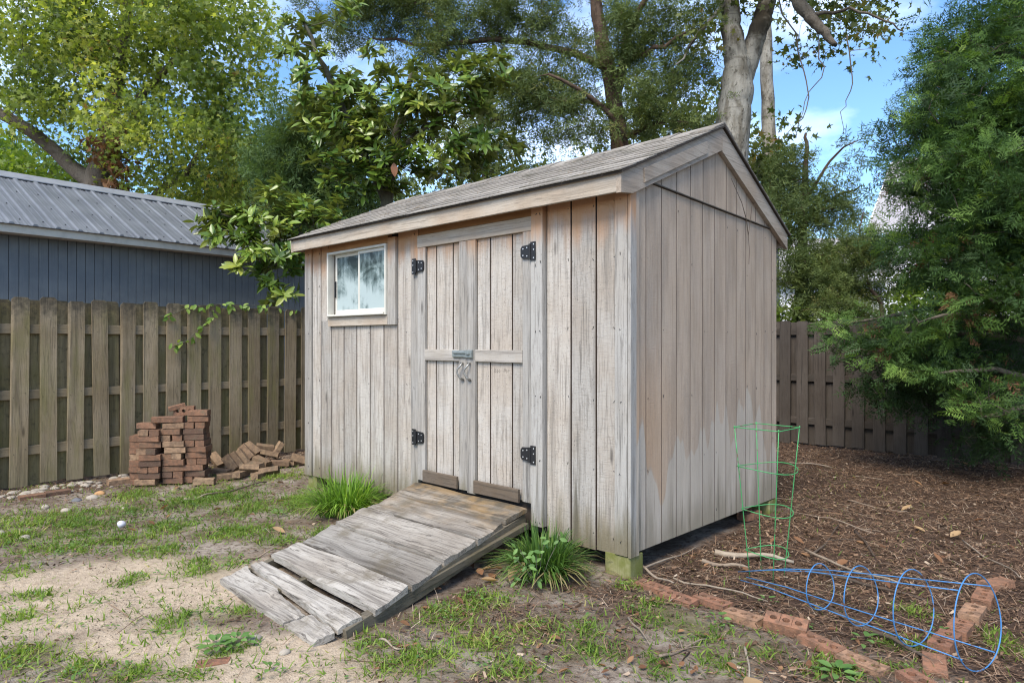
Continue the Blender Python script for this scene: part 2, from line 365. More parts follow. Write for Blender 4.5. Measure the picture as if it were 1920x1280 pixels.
def blue_siding():
    t = NT('slate blue painted siding'); co = t.coord('Object'); n = t.noise(co, 4, 5, 0.6); f = t.noise(t.vmath('MULTIPLY', co, (70, 70, 4)), 1.0, 4)
    c = t.mix(t.mr(n, 0.35, 0.7), (0.125, 0.136, 0.144), (0.15, 0.162, 0.168)); c = t.mix(t.math('MULTIPLY', t.mr(f, 0.5, 0.7), 0.3), c, (0.085, 0.105, 0.125))
    t.bump(f, 0.3, 0.003); return t.done(c, 0.7, 0.3)
M['blue_siding'] = blue_siding()
M['ridge_metal'] = plain('pale ridge metal', (0.25, 0.26, 0.28), 0.5, 0.5, 0.2, 0.3, 8)
M['cream'] = plain('cream trim paint', (0.52, 0.48, 0.41), 0.6, 0.3, 0, 0.3, 9)
M['white_vinyl'] = plain('white vinyl', (0.58, 0.56, 0.50), 0.45, 0.4, 0, 0.15, 14)
M['white_siding'] = plain('white house siding', (0.74, 0.75, 0.78), 0.6, 0.3, 0, 0.08, 6)
M['house_roof'] = plain('pale house roof', (0.34, 0.33, 0.33), 0.9, 0.1, 0, 0.3, 20)
M['dark_glass'] = plain('dark house glass', (0.03, 0.04, 0.05), 0.08, 0.6, 0, 0.1, 5)
M['black_iron'] = plain('black iron', (0.018, 0.018, 0.02), 0.5, 0.5, 0.3, 0.3, 60)
M['zinc'] = plain('dull zinc', (0.30, 0.33, 0.32), 0.5, 0.5, 0.6, 0.4, 40)
M['old_steel'] = plain('tarnished steel', (0.36, 0.35, 0.33), 0.42, 0.5, 0.75, 0.4, 50)
M['flashing'] = plain('dirty flashing', (0.13, 0.115, 0.10), 0.6, 0.3, 0.3, 0.4, 30)
M['rivet'] = plain('bright rivet', (0.6, 0.6, 0.6), 0.4, 0.5, 0.5, 0.1)
M['green_wire'] = plain('green coated wire', (0.05, 0.30, 0.09), 0.4, 0.5, 0, 0.25, 25)
M['blue_wire'] = plain('blue coated wire', (0.045, 0.19, 0.46), 0.4, 0.5, 0, 0.25, 25)
def wire(name, col):
    t = NT(name); co = t.coord('Object'); n = t.noise(co, 14, 5, 0.7); f = t.noise(co, 90, 3)
    c = t.mix(t.mr(n, 0.56, 0.66), col, (0.13, 0.065, 0.035)); c = t.mix(t.math('MULTIPLY', t.mr(f, 0.45, 0.7), 0.5), c, tuple(x * .5 + .03 for x in col)); return t.done(c, 0.5, 0.4)
M['green_wire'] = wire('green coated wire with rust', (0.05, 0.28, 0.09)); M['blue_wire'] = wire('blue coated wire with rust', (0.05, 0.19, 0.43))
M['white_ball'] = plain('scuffed white plastic', (0.55, 0.54, 0.60), 0.4, 0.5, 0, 0.2, 40)
M['ink'] = plain('faded pencil', (0.17, 0.15, 0.135), 0.9, 0.1)
def pane():
    t = NT('dusty window glass'); co = t.coord('Object'); x, y, z = t.sep(co)
    n = t.noise(co, 5.5, 5, 0.6, 0.6); s = t.noise(t.vmath('MULTIPLY', co, (28, 28, 2.2)), 1.0, 4)
    f = t.math('ADD', t.math('MULTIPLY', n, 0.8), t.math('MULTIPLY', s, 0.35))
    f = t.math('ADD', f, t.mr(z, 2.15, 1.7, -0.08, 0.12))
    c = t.ramp(f, [(0.42, (0.045, 0.065, 0.065)), (0.53, (0.15, 0.20, 0.20)), (0.68, (0.36, 0.43, 0.43))])
    return t.done(c, t.mr(f, 0.45, 0.7, 0.06, 0.45), 0.5)
M['pane'] = pane()
def stone(name, a, b):
    t = NT(name); co = t.coord('Object'); n = t.noise(co, 25, 4); r = t.rnd()
    c = t.mix(r, a, b); c = t.mix(t.math('MULTIPLY', t.mr(n, 0.45, 0.7), 0.5), c, tuple(x * 0.5 for x in a)); t.bump(n, 0.4, 0.004); return t.done(c, 0.8, 0.3)
M['stone'] = stone('pale river stone', (0.28, 0.25, 0.21), (0.38, 0.33, 0.27))
M['stone_tan'] = stone('orange tan stone', (0.42, 0.23, 0.10), (0.45, 0.26, 0.12))
M['stone_dark'] = stone('dark grey stone', (0.12, 0.12, 0.13), (0.16, 0.16, 0.17))
def bark(name, light, dark, patch, sc=1.0, moss=None, contrast=0.6):
    t = NT(name); co = t.coord('Object'); v = t.vmath('MULTIPLY', co, (9 * sc, 9 * sc, 2.6 * sc))
    n = t.noise(v, 1.0, 6, 0.65, 0.6); f = t.noise(t.vmath('MULTIPLY', co, (28 * sc, 28 * sc, 14 * sc)), 1.0, 5, 0.65); b = t.noise(co, 1.7 * sc, 4, 0.6)
    hz = t.noise(t.vmath('MULTIPLY', co, (3, 3, 30)), 1.0, 3)
    c = t.mix(t.mr(n, 0.4, 0.65), light, patch)
    c = t.mix(t.math('MULTIPLY', t.mr(f, 0.54, 0.7), contrast), c, dark); c = t.mix(t.math('MULTIPLY', t.mr(b, 0.52, 0.64), contrast), c, dark)
    c = t.mix(t.math('MULTIPLY', t.mr(hz, 0.58, 0.7), 0.4), c, dark)
    if moss: c = t.mix(t.mr(b, 0.42, 0.30), c, moss)
    t.bump(t.math('ADD', n, f), 1.0, 0.02); return t.done(c, 0.92, 0.12)
M['bark_pale'] = bark('pale grey bark', (0.30, 0.28, 0.24), (0.05, 0.042, 0.032), (0.15, 0.133, 0.105), 0.8, contrast=.95)
M['bark_cedar'] = bark('red brown shredding bark', (0.125, 0.085, 0.063), (0.04, 0.027, 0.021), (0.08, 0.056, 0.043), 1.3)
M['bark_brown'] = bark('grey brown bark', (0.15, 0.125, 0.10), (0.05, 0.04, 0.03), (0.11, 0.09, 0.07), 1.2)
M['bark_green'] = bark('grey green stem', (0.12, 0.115, 0.085), (0.045, 0.04, 0.03), (0.09, 0.085, 0.06), 1.2)
M['lf_sweet'] = leafmat('bright star leaf', [(0, (0.05, 0.085, 0.022)), (0.3, (0.13, 0.185, 0.04)), (0.65, (0.26, 0.32, 0.06)), (0.93, (0.44, 0.46, 0.12)), (1, (0.34, 0.20, 0.07))], 0.5, rough=0.5)
M['lf_brown'] = leafmat('dead brown leaf', [(0, (0.10, 0.048, 0.028)), (0.6, (0.19, 0.092, 0.048)), (1, (0.30, 0.17, 0.09))], 0.25, rough=0.7, spec=0.2)
M['lf_mag'] = leafmat('glossy broad leaf', [(0, (0.05, 0.095, 0.018)), (0.45, (0.11, 0.185, 0.028)), (0.75, (0.21, 0.29, 0.045)), (1, (0.34, 0.36, 0.07))], 0.28, back=(0.135, 0.165, 0.045), rough=0.28, spec=0.5)
M['lf_mag_dead'] = leafmat('russet broad leaf', [(0, (0.35, 0.14, 0.07)), (1, (0.42, 0.2, 0.11))], 0.3, rough=0.5)
M['lf_cedar'] = leafmat('dark cedar spray', [(0, (0.045, 0.065, 0.024)), (0.5, (0.09, 0.125, 0.04)), (0.85, (0.15, 0.19, 0.055)), (1, (0.19, 0.155, 0.06))], 0.25, rough=0.65, spec=0.2)
M['lf_teal'] = leafmat('blue green cedar spray', [(0, (0.04, 0.075, 0.03)), (0.6, (0.09, 0.145, 0.05)), (1, (0.15, 0.20, 0.06))], 0.3, rough=0.65, spec=0.2)
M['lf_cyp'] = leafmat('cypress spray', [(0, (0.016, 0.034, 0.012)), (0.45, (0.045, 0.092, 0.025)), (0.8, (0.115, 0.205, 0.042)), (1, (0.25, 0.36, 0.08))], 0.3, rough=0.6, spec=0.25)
M['lf_syc'] = leafmat('olive star leaf', [(0, (0.03, 0.045, 0.012)), (0.5, (0.07, 0.095, 0.022)), (0.85, (0.13, 0.15, 0.035)), (1, (0.22, 0.12, 0.04))], 0.4, rough=0.55)
M['lf_bush'] = leafmat('yellow green bush leaf', [(0, (0.06, 0.11, 0.02)), (0.6, (0.14, 0.22, 0.03)), (1, (0.26, 0.33, 0.05))], 0.45, rough=0.5)
M['lf_vine'] = leafmat('lime vine leaf', [(0, (0.10, 0.20, 0.03)), (1, (0.27, 0.36, 0.07))], 0.4, rough=0.45)
M['lf_weed'] = leafmat('soft green weed leaf', [(0, (0.08, 0.17, 0.04)), (1, (0.17, 0.30, 0.08))], 0.35, rough=0.55)
M['grass'] = leafmat('lawn grass blade', [(0, (0.07, 0.125, 0.022)), (0.45, (0.15, 0.24, 0.035)), (0.8, (0.25, 0.33, 0.055)), (1, (0.40, 0.35, 0.14))], 0.35, rough=0.55, spec=0.25)
M['clump'] = leafmat('bright strap blade', [(0, (0.07, 0.14, 0.018)), (0.6, (0.16, 0.30, 0.035)), (0.9, (0.26, 0.42, 0.06)), (1, (0.34, 0.29, 0.13))], 0.35, rough=0.4, spec=0.4)
M['clump_dark'] = leafmat('dark strap blade', [(0, (0.03, 0.07, 0.016)), (0.6, (0.08, 0.165, 0.03)), (0.9, (0.16, 0.26, 0.05)), (1, (0.30, 0.25, 0.12))], 0.3, rough=0.4, spec=0.4)
M['litter'] = leafmat('leaf litter', [(0, (0.04, 0.026, 0.018)), (0.35, (0.105, 0.062, 0.04)), (0.7, (0.19, 0.115, 0.073)), (0.92, (0.31, 0.21, 0.14)), (1, (0.46, 0.37, 0.28))], 0.1, rough=0.85, spec=0.15)
M['crumb'] = leafmat('soil crumbs', [(0, (0.03, 0.022, 0.016)), (0.6, (0.11, 0.085, 0.06)), (1, (0.30, 0.24, 0.17))], 0.0, rough=0.95, spec=0.1)

def ground_mat():
    t = NT('yard soil'); co = t.coord('Object'); r, g, b = t.sep(t.attr('zone', 'Vector'))
    f = t.noise(co, 120, 3, 0.65); m = t.noise(co, 24, 5, 0.65); l = t.noise(co, 3.2, 5, 0.6)
    sand = t.mix(t.mr(m, 0.38, 0.68), (0.46, 0.37, 0.275), (0.35, 0.275, 0.20)); sand = t.mix(t.math('MULTIPLY', t.mr(f, 0.58, 0.7), 0.6), sand, (0.16, 0.11, 0.07))
    soil = t.mix(t.mr(l, 0.38, 0.64), (0.165, 0.125, 0.095), (0.31, 0.265, 0.22)); soil = t.mix(t.mr(m, 0.45, 0.7), soil, (0.09, 0.062, 0.045))
    mul = t.mix(t.mr(m, 0.38, 0.65), (0.085, 0.056, 0.042), (0.04, 0.027, 0.021)); mul = t.mix(t.math('MULTIPLY', t.mr(f, 0.56, 0.7), 0.6), mul, (0.17, 0.10, 0.065))
    mos = t.mix(t.mr(m, 0.4, 0.66), (0.09, 0.10, 0.03), (0.13, 0.12, 0.06))
    c = t.mix(r, soil, sand); c = t.mix(g, c, mul); c = t.mix(b, c, mos)
    t.bump(t.math('ADD', t.math('MULTIPLY', m, 1.0), t.math('MULTIPLY', f, 0.5)), 0.9, 0.02); return t.done(c, 0.97, 0.08)
M['ground'] = ground_mat()

# ------------------------------------------------------------------ ground
def gheight(x, y):
    lx, ly = sloc(x, y)
    near = sst(0.0, 0.5, np.maximum(np.maximum(-3.9 - lx, lx - 0.15), np.maximum(-0.15 - ly, ly - 2.4)))
    return (fbm(x, y, 0.9, 3) - 0.5) * 0.07 * near + (fbm(x, y, 6, 9) - 0.5) * 0.032
GRASS = [(100, 985, 120, 30), (130, 1022, 80, 14), (320, 985, 45, 15), (240, 1008, 60, 14), (400, 930, 90, 18), (440, 998, 60, 14), (250, 1085, 25, 12),
         (385, 1062, 50, 20), (440, 1145, 32, 14), (345, 1160, 60, 24), (60, 1228, 70, 26), (150, 1248, 60, 22), (30, 1160, 35, 14), (250, 1258, 40, 22),
         (345, 1262, 50, 16), (840, 1160, 60, 26), (770, 1240, 100, 28), (900, 1130, 50, 16), (690, 1172, 20, 18), (1100, 1186, 30, 18), (1230, 1150, 45, 26),
         (1300, 1172, 45, 30), (1240, 1252, 30, 24), (960, 1255, 70, 20), (1110, 1225, 50, 18), (1560, 1250, 55, 20), (1660, 1250, 40, 10), (1710, 1140, 30, 14),
         (1880, 1200, 35, 22), (560, 940, 40, 20), (470, 950, 50, 14), (520, 1010, 40, 14), (640, 1000, 60, 10), (20, 1075, 35, 12), (20, 1000, 30, 30),
         (430, 1215, 40, 14), (1010, 1190, 60, 22), (700, 1205, 40, 18), (1420, 1210, 40, 20), (60, 1120, 40, 8), (200, 960, 60, 12), (530, 895, 40, 6),
         (1350, 1240, 40, 18), (900, 1210, 60, 20), (1700, 1205, 40, 14), (290, 1035, 50, 10), (1180, 1100, 30, 8), (250, 925, 30, 8)]
GP = []
for px, py, a, b in GRASS:
    c = gr(px, py); D = c[1]; GP.append((c[0], c[1], a / 1247 * D, b / 1247 * D * D / CAMH))
def grassdens(x, y):
    d = np.zeros(np.shape(x))
    for cx, cy, a, b in GP: d = np.maximum(d, np.exp(-(((x - cx) / a) ** 2 + ((y - cy) / b) ** 2)))
    return d
SAND = [(250, 1090, 260, 60, 1), (100, 1150, 200, 60, 1), (480, 1235, 200, 60, 1), (300, 1200, 200, 40, 1), (600, 1260, 160, 50, 0.9), (50, 1090, 120, 30, 0.9), (420, 1120, 90, 40, .9)]
SP = []
for px, py, a, b, k in SAND:
    c = gr(px, py); D = c[1]; SP.append((c[0], c[1], a / 1247 * D, b / 1247 * D * D / CAMH, k))
def zones(x, y):
    s = np.zeros(np.shape(x))
    for cx, cy, a, b, k in SP: s = np.maximum(s, k * np.exp(-(((x - cx) / a) ** 2 + ((y - cy) / b) ** 2) ** 1.5))
    s = sst(0.12, 0.75, s + (fbm(x, y, 2.2, 20, 6) - 0.5) * 0.85)
    lx, ly = sloc(x, y)
    m = sst(-0.12, 0.12, lx + (fbm(x, y, 2, 31) - .5) * .3) * sst(-0.22, 0.08, ly + (fbm(x, y, 3, 33) - .5) * .2)
    m = np.maximum(m, sst(2.0, 2.5, ly))
    m2 = 0.75 * sst(0.42, 0.62, fbm(x, y, 1.6, 41)) * sst(-0.9, -0.1, x)
    fn = sst(0.9, 0.2, np.abs(lx + 5.5)) * 0.5
    m = np.maximum(np.maximum(m, m2), fn)
    g = np.clip(grassdens(x, y) * 0.55 * (0.5 + fbm(x, y, 5, 51)), 0, 1)
    return s, m, g
xs = np.concatenate([[-600, -200, -80, -35, -18, -11], np.linspace(-7.5, 8, 330), [11, 18, 35, 80, 200, 600]])
ys = np.concatenate([[-600, -200, -80, -30, -10, -3, 0.4], np.linspace(1.6, 10, 240), [11, 12.5, 15, 20, 35, 80, 200, 900]])
X, Y = np.meshgrid(xs, ys); Z = gheight(X, Y)
Z = np.where((np.abs(X) > 10) | (Y > 12) | (Y < 0), 0, Z)
nx, ny = len(xs), len(ys)
me = bpy.data.meshes.new('ground'); me.vertices.add(nx * ny)
me.vertices.foreach_set('co', np.stack([X, Y, Z], 2).reshape(-1).astype(np.float32))
ii, jj = np.meshgrid(np.arange(nx - 1), np.arange(ny - 1)); a = (jj * nx + ii).reshape(-1)
q = np.stack([a, a + 1, a + nx + 1, a + nx], 1)
me.loops.add(q.size); me.loops.foreach_set('vertex_index', q.reshape(-1).astype(np.int32))
me.polygons.add(len(q)); me.polygons.foreach_set('loop_start', (np.arange(len(q)) * 4).astype(np.int32))
me.polygons.foreach_set('use_smooth', np.ones(len(q), bool)); me.update(calc_edges=True)
zs, zm, zg = zones(X, Y)
at_ = me.attributes.new('zone', 'FLOAT_VECTOR', 'POINT'); at_.data.foreach_set('vector', np.stack([zs, zm, zg], 2).reshape(-1).astype(np.float32))
gro = link('ground', me, M['ground']); tag(gro, kind='structure')

# ------------------------------------------------------------------ the shed
shed = empty('shed', (P0[0], P0[1], 0), SA)
tag(shed, 'weathered grey wooden garden shed with double doors and a small white window', 'shed')
def bd(name, mat, *a, axis='z', ch=0.0028, parent=None):
    b = MB(); b.board(*a, axis=axis, ch=ch); return b.build(name, M[mat], parent or shed)
WL, WD = -3.69, 2.225
ZB, ZT = 0.125, 2.36
# inner sheathing behind the boards
b = MB(); b.box(WL + .02, -.02, .024, .04, .15, 2.36); b.box(-.04, -.024, .042, WD - .02, .15, 2.34); b.box(WL + .024, WL + .04, .042, WD - .02, .15, 2.34)
b.box(WL + .02, -.02, WD - .04, WD - .024, .15, 2.32)
b.extrude([(-.03, .05, 2.35), (-.03, WD - .05, 2.31), (-.03, 1.14, 2.84)], (-.01, 0, 0), (.004, 0, 0))
b.extrude([(WL + .03, .05, 2.35), (WL + .03, WD - .05, 2.31), (WL + .03, 1.14, 2.84)], (-.004, 0, 0), (.01, 0, 0))
b.build('wall_sheathing', M['dark_wood'], shed)
# front boards
G = 0.0034
M['groove'] = plain('dark groove faces', (0.07, 0.052, 0.042), 0.9, 0.1)  # one even dark brown for the board faces beside the grooves
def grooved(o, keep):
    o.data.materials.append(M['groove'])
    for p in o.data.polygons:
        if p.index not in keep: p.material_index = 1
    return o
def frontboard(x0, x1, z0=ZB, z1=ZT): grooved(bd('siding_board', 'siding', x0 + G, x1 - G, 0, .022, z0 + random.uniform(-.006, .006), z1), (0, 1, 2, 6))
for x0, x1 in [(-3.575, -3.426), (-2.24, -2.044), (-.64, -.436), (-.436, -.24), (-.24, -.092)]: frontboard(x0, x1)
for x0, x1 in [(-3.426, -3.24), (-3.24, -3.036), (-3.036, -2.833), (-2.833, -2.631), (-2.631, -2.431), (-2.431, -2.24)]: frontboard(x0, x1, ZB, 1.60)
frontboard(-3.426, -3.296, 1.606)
# side wall: boards below and above the flashing
gs = [0.02, 0.183, 0.365, 0.552, 0.737, 0.915, 1.095, 1.273, 1.445, 1.612, 1.785, 1.955, 2.11, WD - .012]
fz = lambda y: 2.387 - 0.0306 * (y - .2)
def rooftop(y): return 2.395 + (y + .14) * (2.943 - 2.395) / 1.28 if y < 1.14 else 2.943 - (y - 1.14) * (2.943 - 2.325) / 1.22
zb = lambda y: 0.142 - 0.0145 * y
for i in range(len(gs) - 1):
    y0, y1 = gs[i] + G, gs[i + 1] - G
    lo = [(-.022, y0, zb(y0)), (-.022, y1, zb(y1)), (-.022, y1, min(fz(y1), rooftop(y1) - .06) - .006), (-.022, y0, min(fz(y0), rooftop(y0) - .06) - .006)]
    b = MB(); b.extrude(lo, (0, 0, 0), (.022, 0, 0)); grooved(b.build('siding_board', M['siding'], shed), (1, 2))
    if rooftop((y0 + y1) / 2) - .05 > fz(y1) + .05:
        ym = 1.14 if y0 < 1.14 < y1 else None
        top = [(-.022, y1, rooftop(y1) - .05)] + ([(-.022, 1.14, 2.893)] if ym else []) + [(-.022, y0, rooftop(y0) - .05)]
        hi = [(-.022, y0, fz(y0) + .008), (-.022, y1, fz(y1) + .008)] + top
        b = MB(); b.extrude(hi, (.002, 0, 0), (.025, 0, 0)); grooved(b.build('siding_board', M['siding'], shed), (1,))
b = MB(); b.bar((.006, .19, fz(.19) + .001), (.004, 2.06, fz(2.06) + .001), (0, 0, 1), .022, .007, .001); b.build('flashing', M['flashing'], shed)
# far walls
for i in range(len(gs) - 1):
    y0, y1 = gs[i] + G, gs[i + 1] - G; b = MB()
    b.extrude([(WL, y0, ZB), (WL, y1, ZB), (WL, y1, rooftop(y1) - .05), (WL, y0, rooftop(y0) - .05)], (0, 0, 0), (.022, 0, 0)); b.build('siding_board', M['siding'], shed)
for i in range(18):
    x0 = WL + .01 + i * .204; bd('siding_board', 'siding', x0 + G, min(x0 + .204 - G, -.012), WD - .022, WD, ZB, 2.30)
# corner boards and door casing
bd('corner_board', 'stile', WL - .004, -3.575, -.018, .02, ZB, 2.37)
bd('corner_board', 'stile', -.092, -.002, -.02, .02, ZB + .01, 2.37)
bd('corner_board', 'stile', .002, .022, -.02, .075, ZB + .005, 2.36, ch=.003)
bd('door_casing', 'stile', -2.044, -1.952, -.022, .02, .2, 2.37)
bd('door_casing', 'stile', -.745, -.645, -.04, .02, .19, 2.37)
bd('door_header', 'trimx', -1.95, -.747, -.03, .02, 2.146, 2.242, axis='x')
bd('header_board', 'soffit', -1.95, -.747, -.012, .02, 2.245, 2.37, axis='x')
# doors
def door(x0, x1, cuts, label=None):
    d = empty('door', (0, 0, 0)); d.parent = shed
    b = MB(); b.box(x0 + .01, x1 - .01, .012, .02, .34, 2.14); b.build('door_backing', M['dark_wood'], d)
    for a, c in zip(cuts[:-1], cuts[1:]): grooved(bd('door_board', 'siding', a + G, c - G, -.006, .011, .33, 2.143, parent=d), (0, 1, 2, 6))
    return d
dl = door(-1.95, -1.378, [-1.86, -1.743, -1.552, -1.46])
dr = door(-1.376, -.747, [-1.294, -1.156, -.943, -.826])
for d, l in ((dl, [(-1.949, -1.858, .322), (-1.463, -1.379, .318)]), (dr, [(-1.375, -1.291, .305), (-.829, -.749, .33)])):
    for x0, x1, z in l: bd('door_stile', 'stile', x0, x1, -.030, -.0065, z, 2.143, parent=d)
for d, x0, x1 in ((dl, -1.856, -1.465), (dr, -1.289, -.831)):
    bd('door_rail', 'railwood', x0, x1, -.029, -.0065, 1.262, 1.348, axis='x', parent=d)
kb = [(dl, -1.862, -1.468), (dr, -1.287, -.85)]
for d, x0, x1 in kb:
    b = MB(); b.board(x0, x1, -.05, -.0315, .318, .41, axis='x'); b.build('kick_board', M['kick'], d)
def hinge(xj, z, side, d):            # side: +1 leaf lies to the right of the joint
    h = MB(); sx = side
    h.box(*sorted((xj - sx * .004, xj - sx * .048)), -.047, -.041, z - .062, z + .062)          # jamb plate (proud of the casing)
    h.tube([(xj, -.048, z - .05), (xj, -.048, z + .05)], .008, 8)
    y0 = -.036
    h.extrude([(xj + sx * .004, y0, z - .047), (xj + sx * .075, y0, z - .042), (xj + sx * .088, y0, z - .025), (xj + sx * .088, y0, z + .025), (xj + sx * .075, y0, z + .042), (xj + sx * .004, y0, z + .047)], (0, -.006, 0), (0, .005, 0))
    o = h.build('hinge', M['black_iron'], d)
    rv = MB()
    for dx, dz in ((-.034, .045), (-.034, -.045), (-.034, .01), (.03, .028), (.03, -.028), (.065, .022), (.065, -.022)):
        x = xj + sx * dx; y = -.049 if dx < 0 else -.044
        rv.tube([(x, y + .003, z + dz), (x, y, z + dz)], .0048, 6)
    rv.build('rivet', M['rivet'], d).parent = d
hinge(-1.95, 2.0, 1, dl); hinge(-1.95, .655, 1, dl); hinge(-.747, 2.005, -1, dr); hinge(-.747, .655, -1, dr)
b = MB(); b.board(-1.52, -1.385, -.046, -.0305, 1.290, 1.343, axis='x', ch=.006); b.board(-1.380, -1.308, -.050, -.0305, 1.287, 1.346, axis='x', ch=.006); b.tube([(-1.36, -.056, 1.318), (-1.325, -.06, 1.318)], .006, 8); b.tube([(-1.50, -.053, 1.325), (-1.36, -.053, 1.325)], .006, 6)
b.build('latch', M['zinc'], dl)
def pull(xc, d, flip):
    b = MB(); pts = [(xc - .018, -.034, 1.252), (xc + .014, -.040, 1.250), (xc + .012, -.058, 1.232), (xc - .010, -.068, 1.205), (xc - .013, -.068, 1.175), (xc + .003, -.060, 1.145), (xc + .02, -.040, 1.128), (xc - .004, -.034, 1.124)]
    b.tube(pts, [.005, .008, .0075, .0075, .0075, .0075, .009, .005], 7); b.build('pull_handle', M['old_steel'], d, True)
pull(-1.427, dl, 1); pull(-1.352, dr, -1)
# faint pencil scrawl on the right leaf
b = MB(); x = -1.115
for ch_ in [[(0, .0), (0, .03), (.012, .02), (.0, .014), (.014, .004), (0, 0)], [(0, .01), (.008, .02), (.014, .01), (.006, 0), (0, .01)], [(0, .01), (.008, .02), (.014, .01), (.006, 0), (0, .01)], None,
            [(0, 0), (.004, .03), (.012, .008), (.02, .03), (.024, 0)], [(0, .01), (.008, .02), (.014, .01), (.006, 0), (0, .01)], [(0, .0), (0.003, .02), (.012, .018)]]:
    if ch_ is None: x += .03; continue
    b.tube([(x + p[0], -.0068, 1.19 + p[1]) for p in ch_], .0011, 4); x += .02
b.build('pencil_scrawl', M['ink'], dr)
# window
win = empty('window'); win.parent = shed
bd('window_trim', 'trimx', -3.262, -2.352, -.026, .02, 1.548, 1.632, axis='x', parent=win)
bd('window_trim', 'stile', -2.350, -2.245, -.026, .02, 1.548, 2.27, parent=win)
bd('window_trim', 'stile', -3.30, -3.264, -.012, .02, 1.602, 2.27, parent=win)
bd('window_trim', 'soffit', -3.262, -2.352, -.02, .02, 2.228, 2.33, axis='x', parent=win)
f = MB()
f.board(-3.255, -3.235, -.045, .05, 1.634, 2.224); f.board(-2.370, -2.353, -.045, .05, 1.634, 2.224)
f.board(-3.2345, -2.3705, -.045, .05, 2.204, 2.224, axis='x'); f.board(-3.2345, -2.3705, -.055, .05, 1.634, 1.652, axis='x')
f.build('window_frame', M['white_vinyl'], win)
def sash(x0, x1, y, bot, st_, nm):
    s = MB(); s.board(x0, x0 + st_, y, y + .016, 1.653, 2.2035); s.board(x1 - st_, x1, y, y + .016, 1.653, 2.2035)
    s.board(x0 + st_, x1 - st_, y, y + .016, 1.653, 1.653 + bot, axis='x'); s.board(x0 + st_, x1 - st_, y, y + .016, 2.175, 2.2035, axis='x')
    o = s.build('sash', M['white_vinyl'], win)
    g = MB(); g.box(x0 + st_ - .003, x1 - st_ + .003, y + .006, y + .010, 1.653 + bot - .003, 2.178)
    g.build('pane', M['pane'], win)
sash(-3.2, -2.785, .012, .042, .026, 'l'); sash(-2.79, -2.372, -.018, .04, .022, 'r')
b = MB(); b.board(-3.19, -3.176, -.006, .010, 1.81, 1.96, ch=.002); b.build('sash_lock', M['black_iron'], win)
b = MB(); b.box(-3.24, -2.36, .055, .06, 1.63, 2.22); b.build('window_backing', M['dark_wood'], win)
# eave and roof
roof = empty('roof'); roof.parent = shed
bd('fascia_board', 'trimx', WL - .03, .003, -.138, -.118, 2.268, 2.378, axis='x')
bd('fascia_board', 'trimx', WL - .03, .003, 2.31, 2.33, 2.20, 2.31, axis='x')
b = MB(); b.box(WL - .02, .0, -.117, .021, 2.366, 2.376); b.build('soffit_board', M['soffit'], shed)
def rake(x0, x1):
    vert = .155
    fr = [(-.142, 2.378), (1.139, 2.926), (1.139, 2.926 - vert), (-.02, 2.926 - vert - 1.159 * .428), (-.142, 2.262)]
    bk = [(1.141, 2.926), (2.352, 2.311), (2.352, 2.19), (1.141, 2.926 - vert - .01)]
    for poly in (fr, bk):
        b = MB(); b.extrude([(x0, y, z) for y, z in poly], (0, 0, 0), (x1 - x0, 0, 0)); b.build('rake_board', M['trimy'], shed)
rake(.0045, .038); rake(WL - .038, WL - .005)
lap = [(.09, 2.455), (.10, 2.372), (.90, 2.712), (.89, 2.79)]
b = MB(); b.extrude([(.0385, y, z - .012) for y, z in lap], (0, 0, 0), (.010, 0, 0)); b.build('rake_batten', M['trimy'], shed)
# roof deck
X0, X1 = WL - .055, .055
def slope(y0, z0, y1, z1, nm):
    d = np.array((0, y1 - y0, z1 - z0)); L = np.linalg.norm(d); d /= L; nrm = np.array((0, -d[2], d[1])); nrm = nrm if nrm[2] > 0 else -nrm
    b = MB(); b.extrude([(X0, y0, z0), (X1, y0, z0), (X1, y1, z1), (X0, y1, z1)], (0, 0, -.014), (0, 0, -.001)); b.build('roof_deck', M['dark_wood'], roof)
    tw = .305; ex = .127; n = int(L / ex) + 1
    tm = None
    for c in range(n):
        s0 = c * ex; s1 = min(s0 + ex + .03, L); offx = (c % 2) * tw / 2
        x = X0 - offx
        while x < X1 - .01:
            xa, xb = max(x + .003, X0), min(x + tw - .003, X1)
            if xb - xa > .02:
                lift = random.uniform(.008, .013); P = np.array((0, y0, z0)) + d * (s0 - random.uniform(.0, .006) - (.012 if c == 0 else 0)); Q = np.array((0, y0, z0)) + d * s1
                lb = lift * nrm; ub = .0015 * nrm
                vs = [(xa, *(P + lb * .35)[1:]), (xb, *(P + lb * .35)[1:]), (xb, *(Q + ub * .2)[1:]), (xa, *(Q + ub * .2)[1:]),
                      (xa, *(P + lb)[1:]), (xb, *(P + lb)[1:]), (xb, *(Q + ub * 2)[1:]), (xa, *(Q + ub * 2)[1:])]
                b = MB(); b.add(vs, [(3, 2, 1, 0), (4, 5, 6, 7), (0, 1, 5, 4), (1, 2, 6, 5), (2, 3, 7, 6), (3, 0, 4, 7)])
                b.build('shingle', M['shingle'], roof)
            x += tw
slope(-.155, 2.385, 1.14, 2.945, 'f'); slope(2.37, 2.315, 1.14, 2.945, 'b')
for i in range(20):
    xa = X0 + i * .19; xb = min(xa + .22, X1)
    if xa > X1 - .05: break
    l = .004 * (i % 2) + .004
    b = MB(); b.extrude([(xa, .98, 2.884 + l), (xa, 1.14, 2.958 + l), (xa, 1.29, 2.878 + l), (xa, 1.29, 2.868 + l), (xa, 1.14, 2.946 + l), (xa, .98, 2.874 + l)], (0, 0, 0), (xb - xa, 0, .004)); b.build('ridge_cap', M['shingle'], roof)
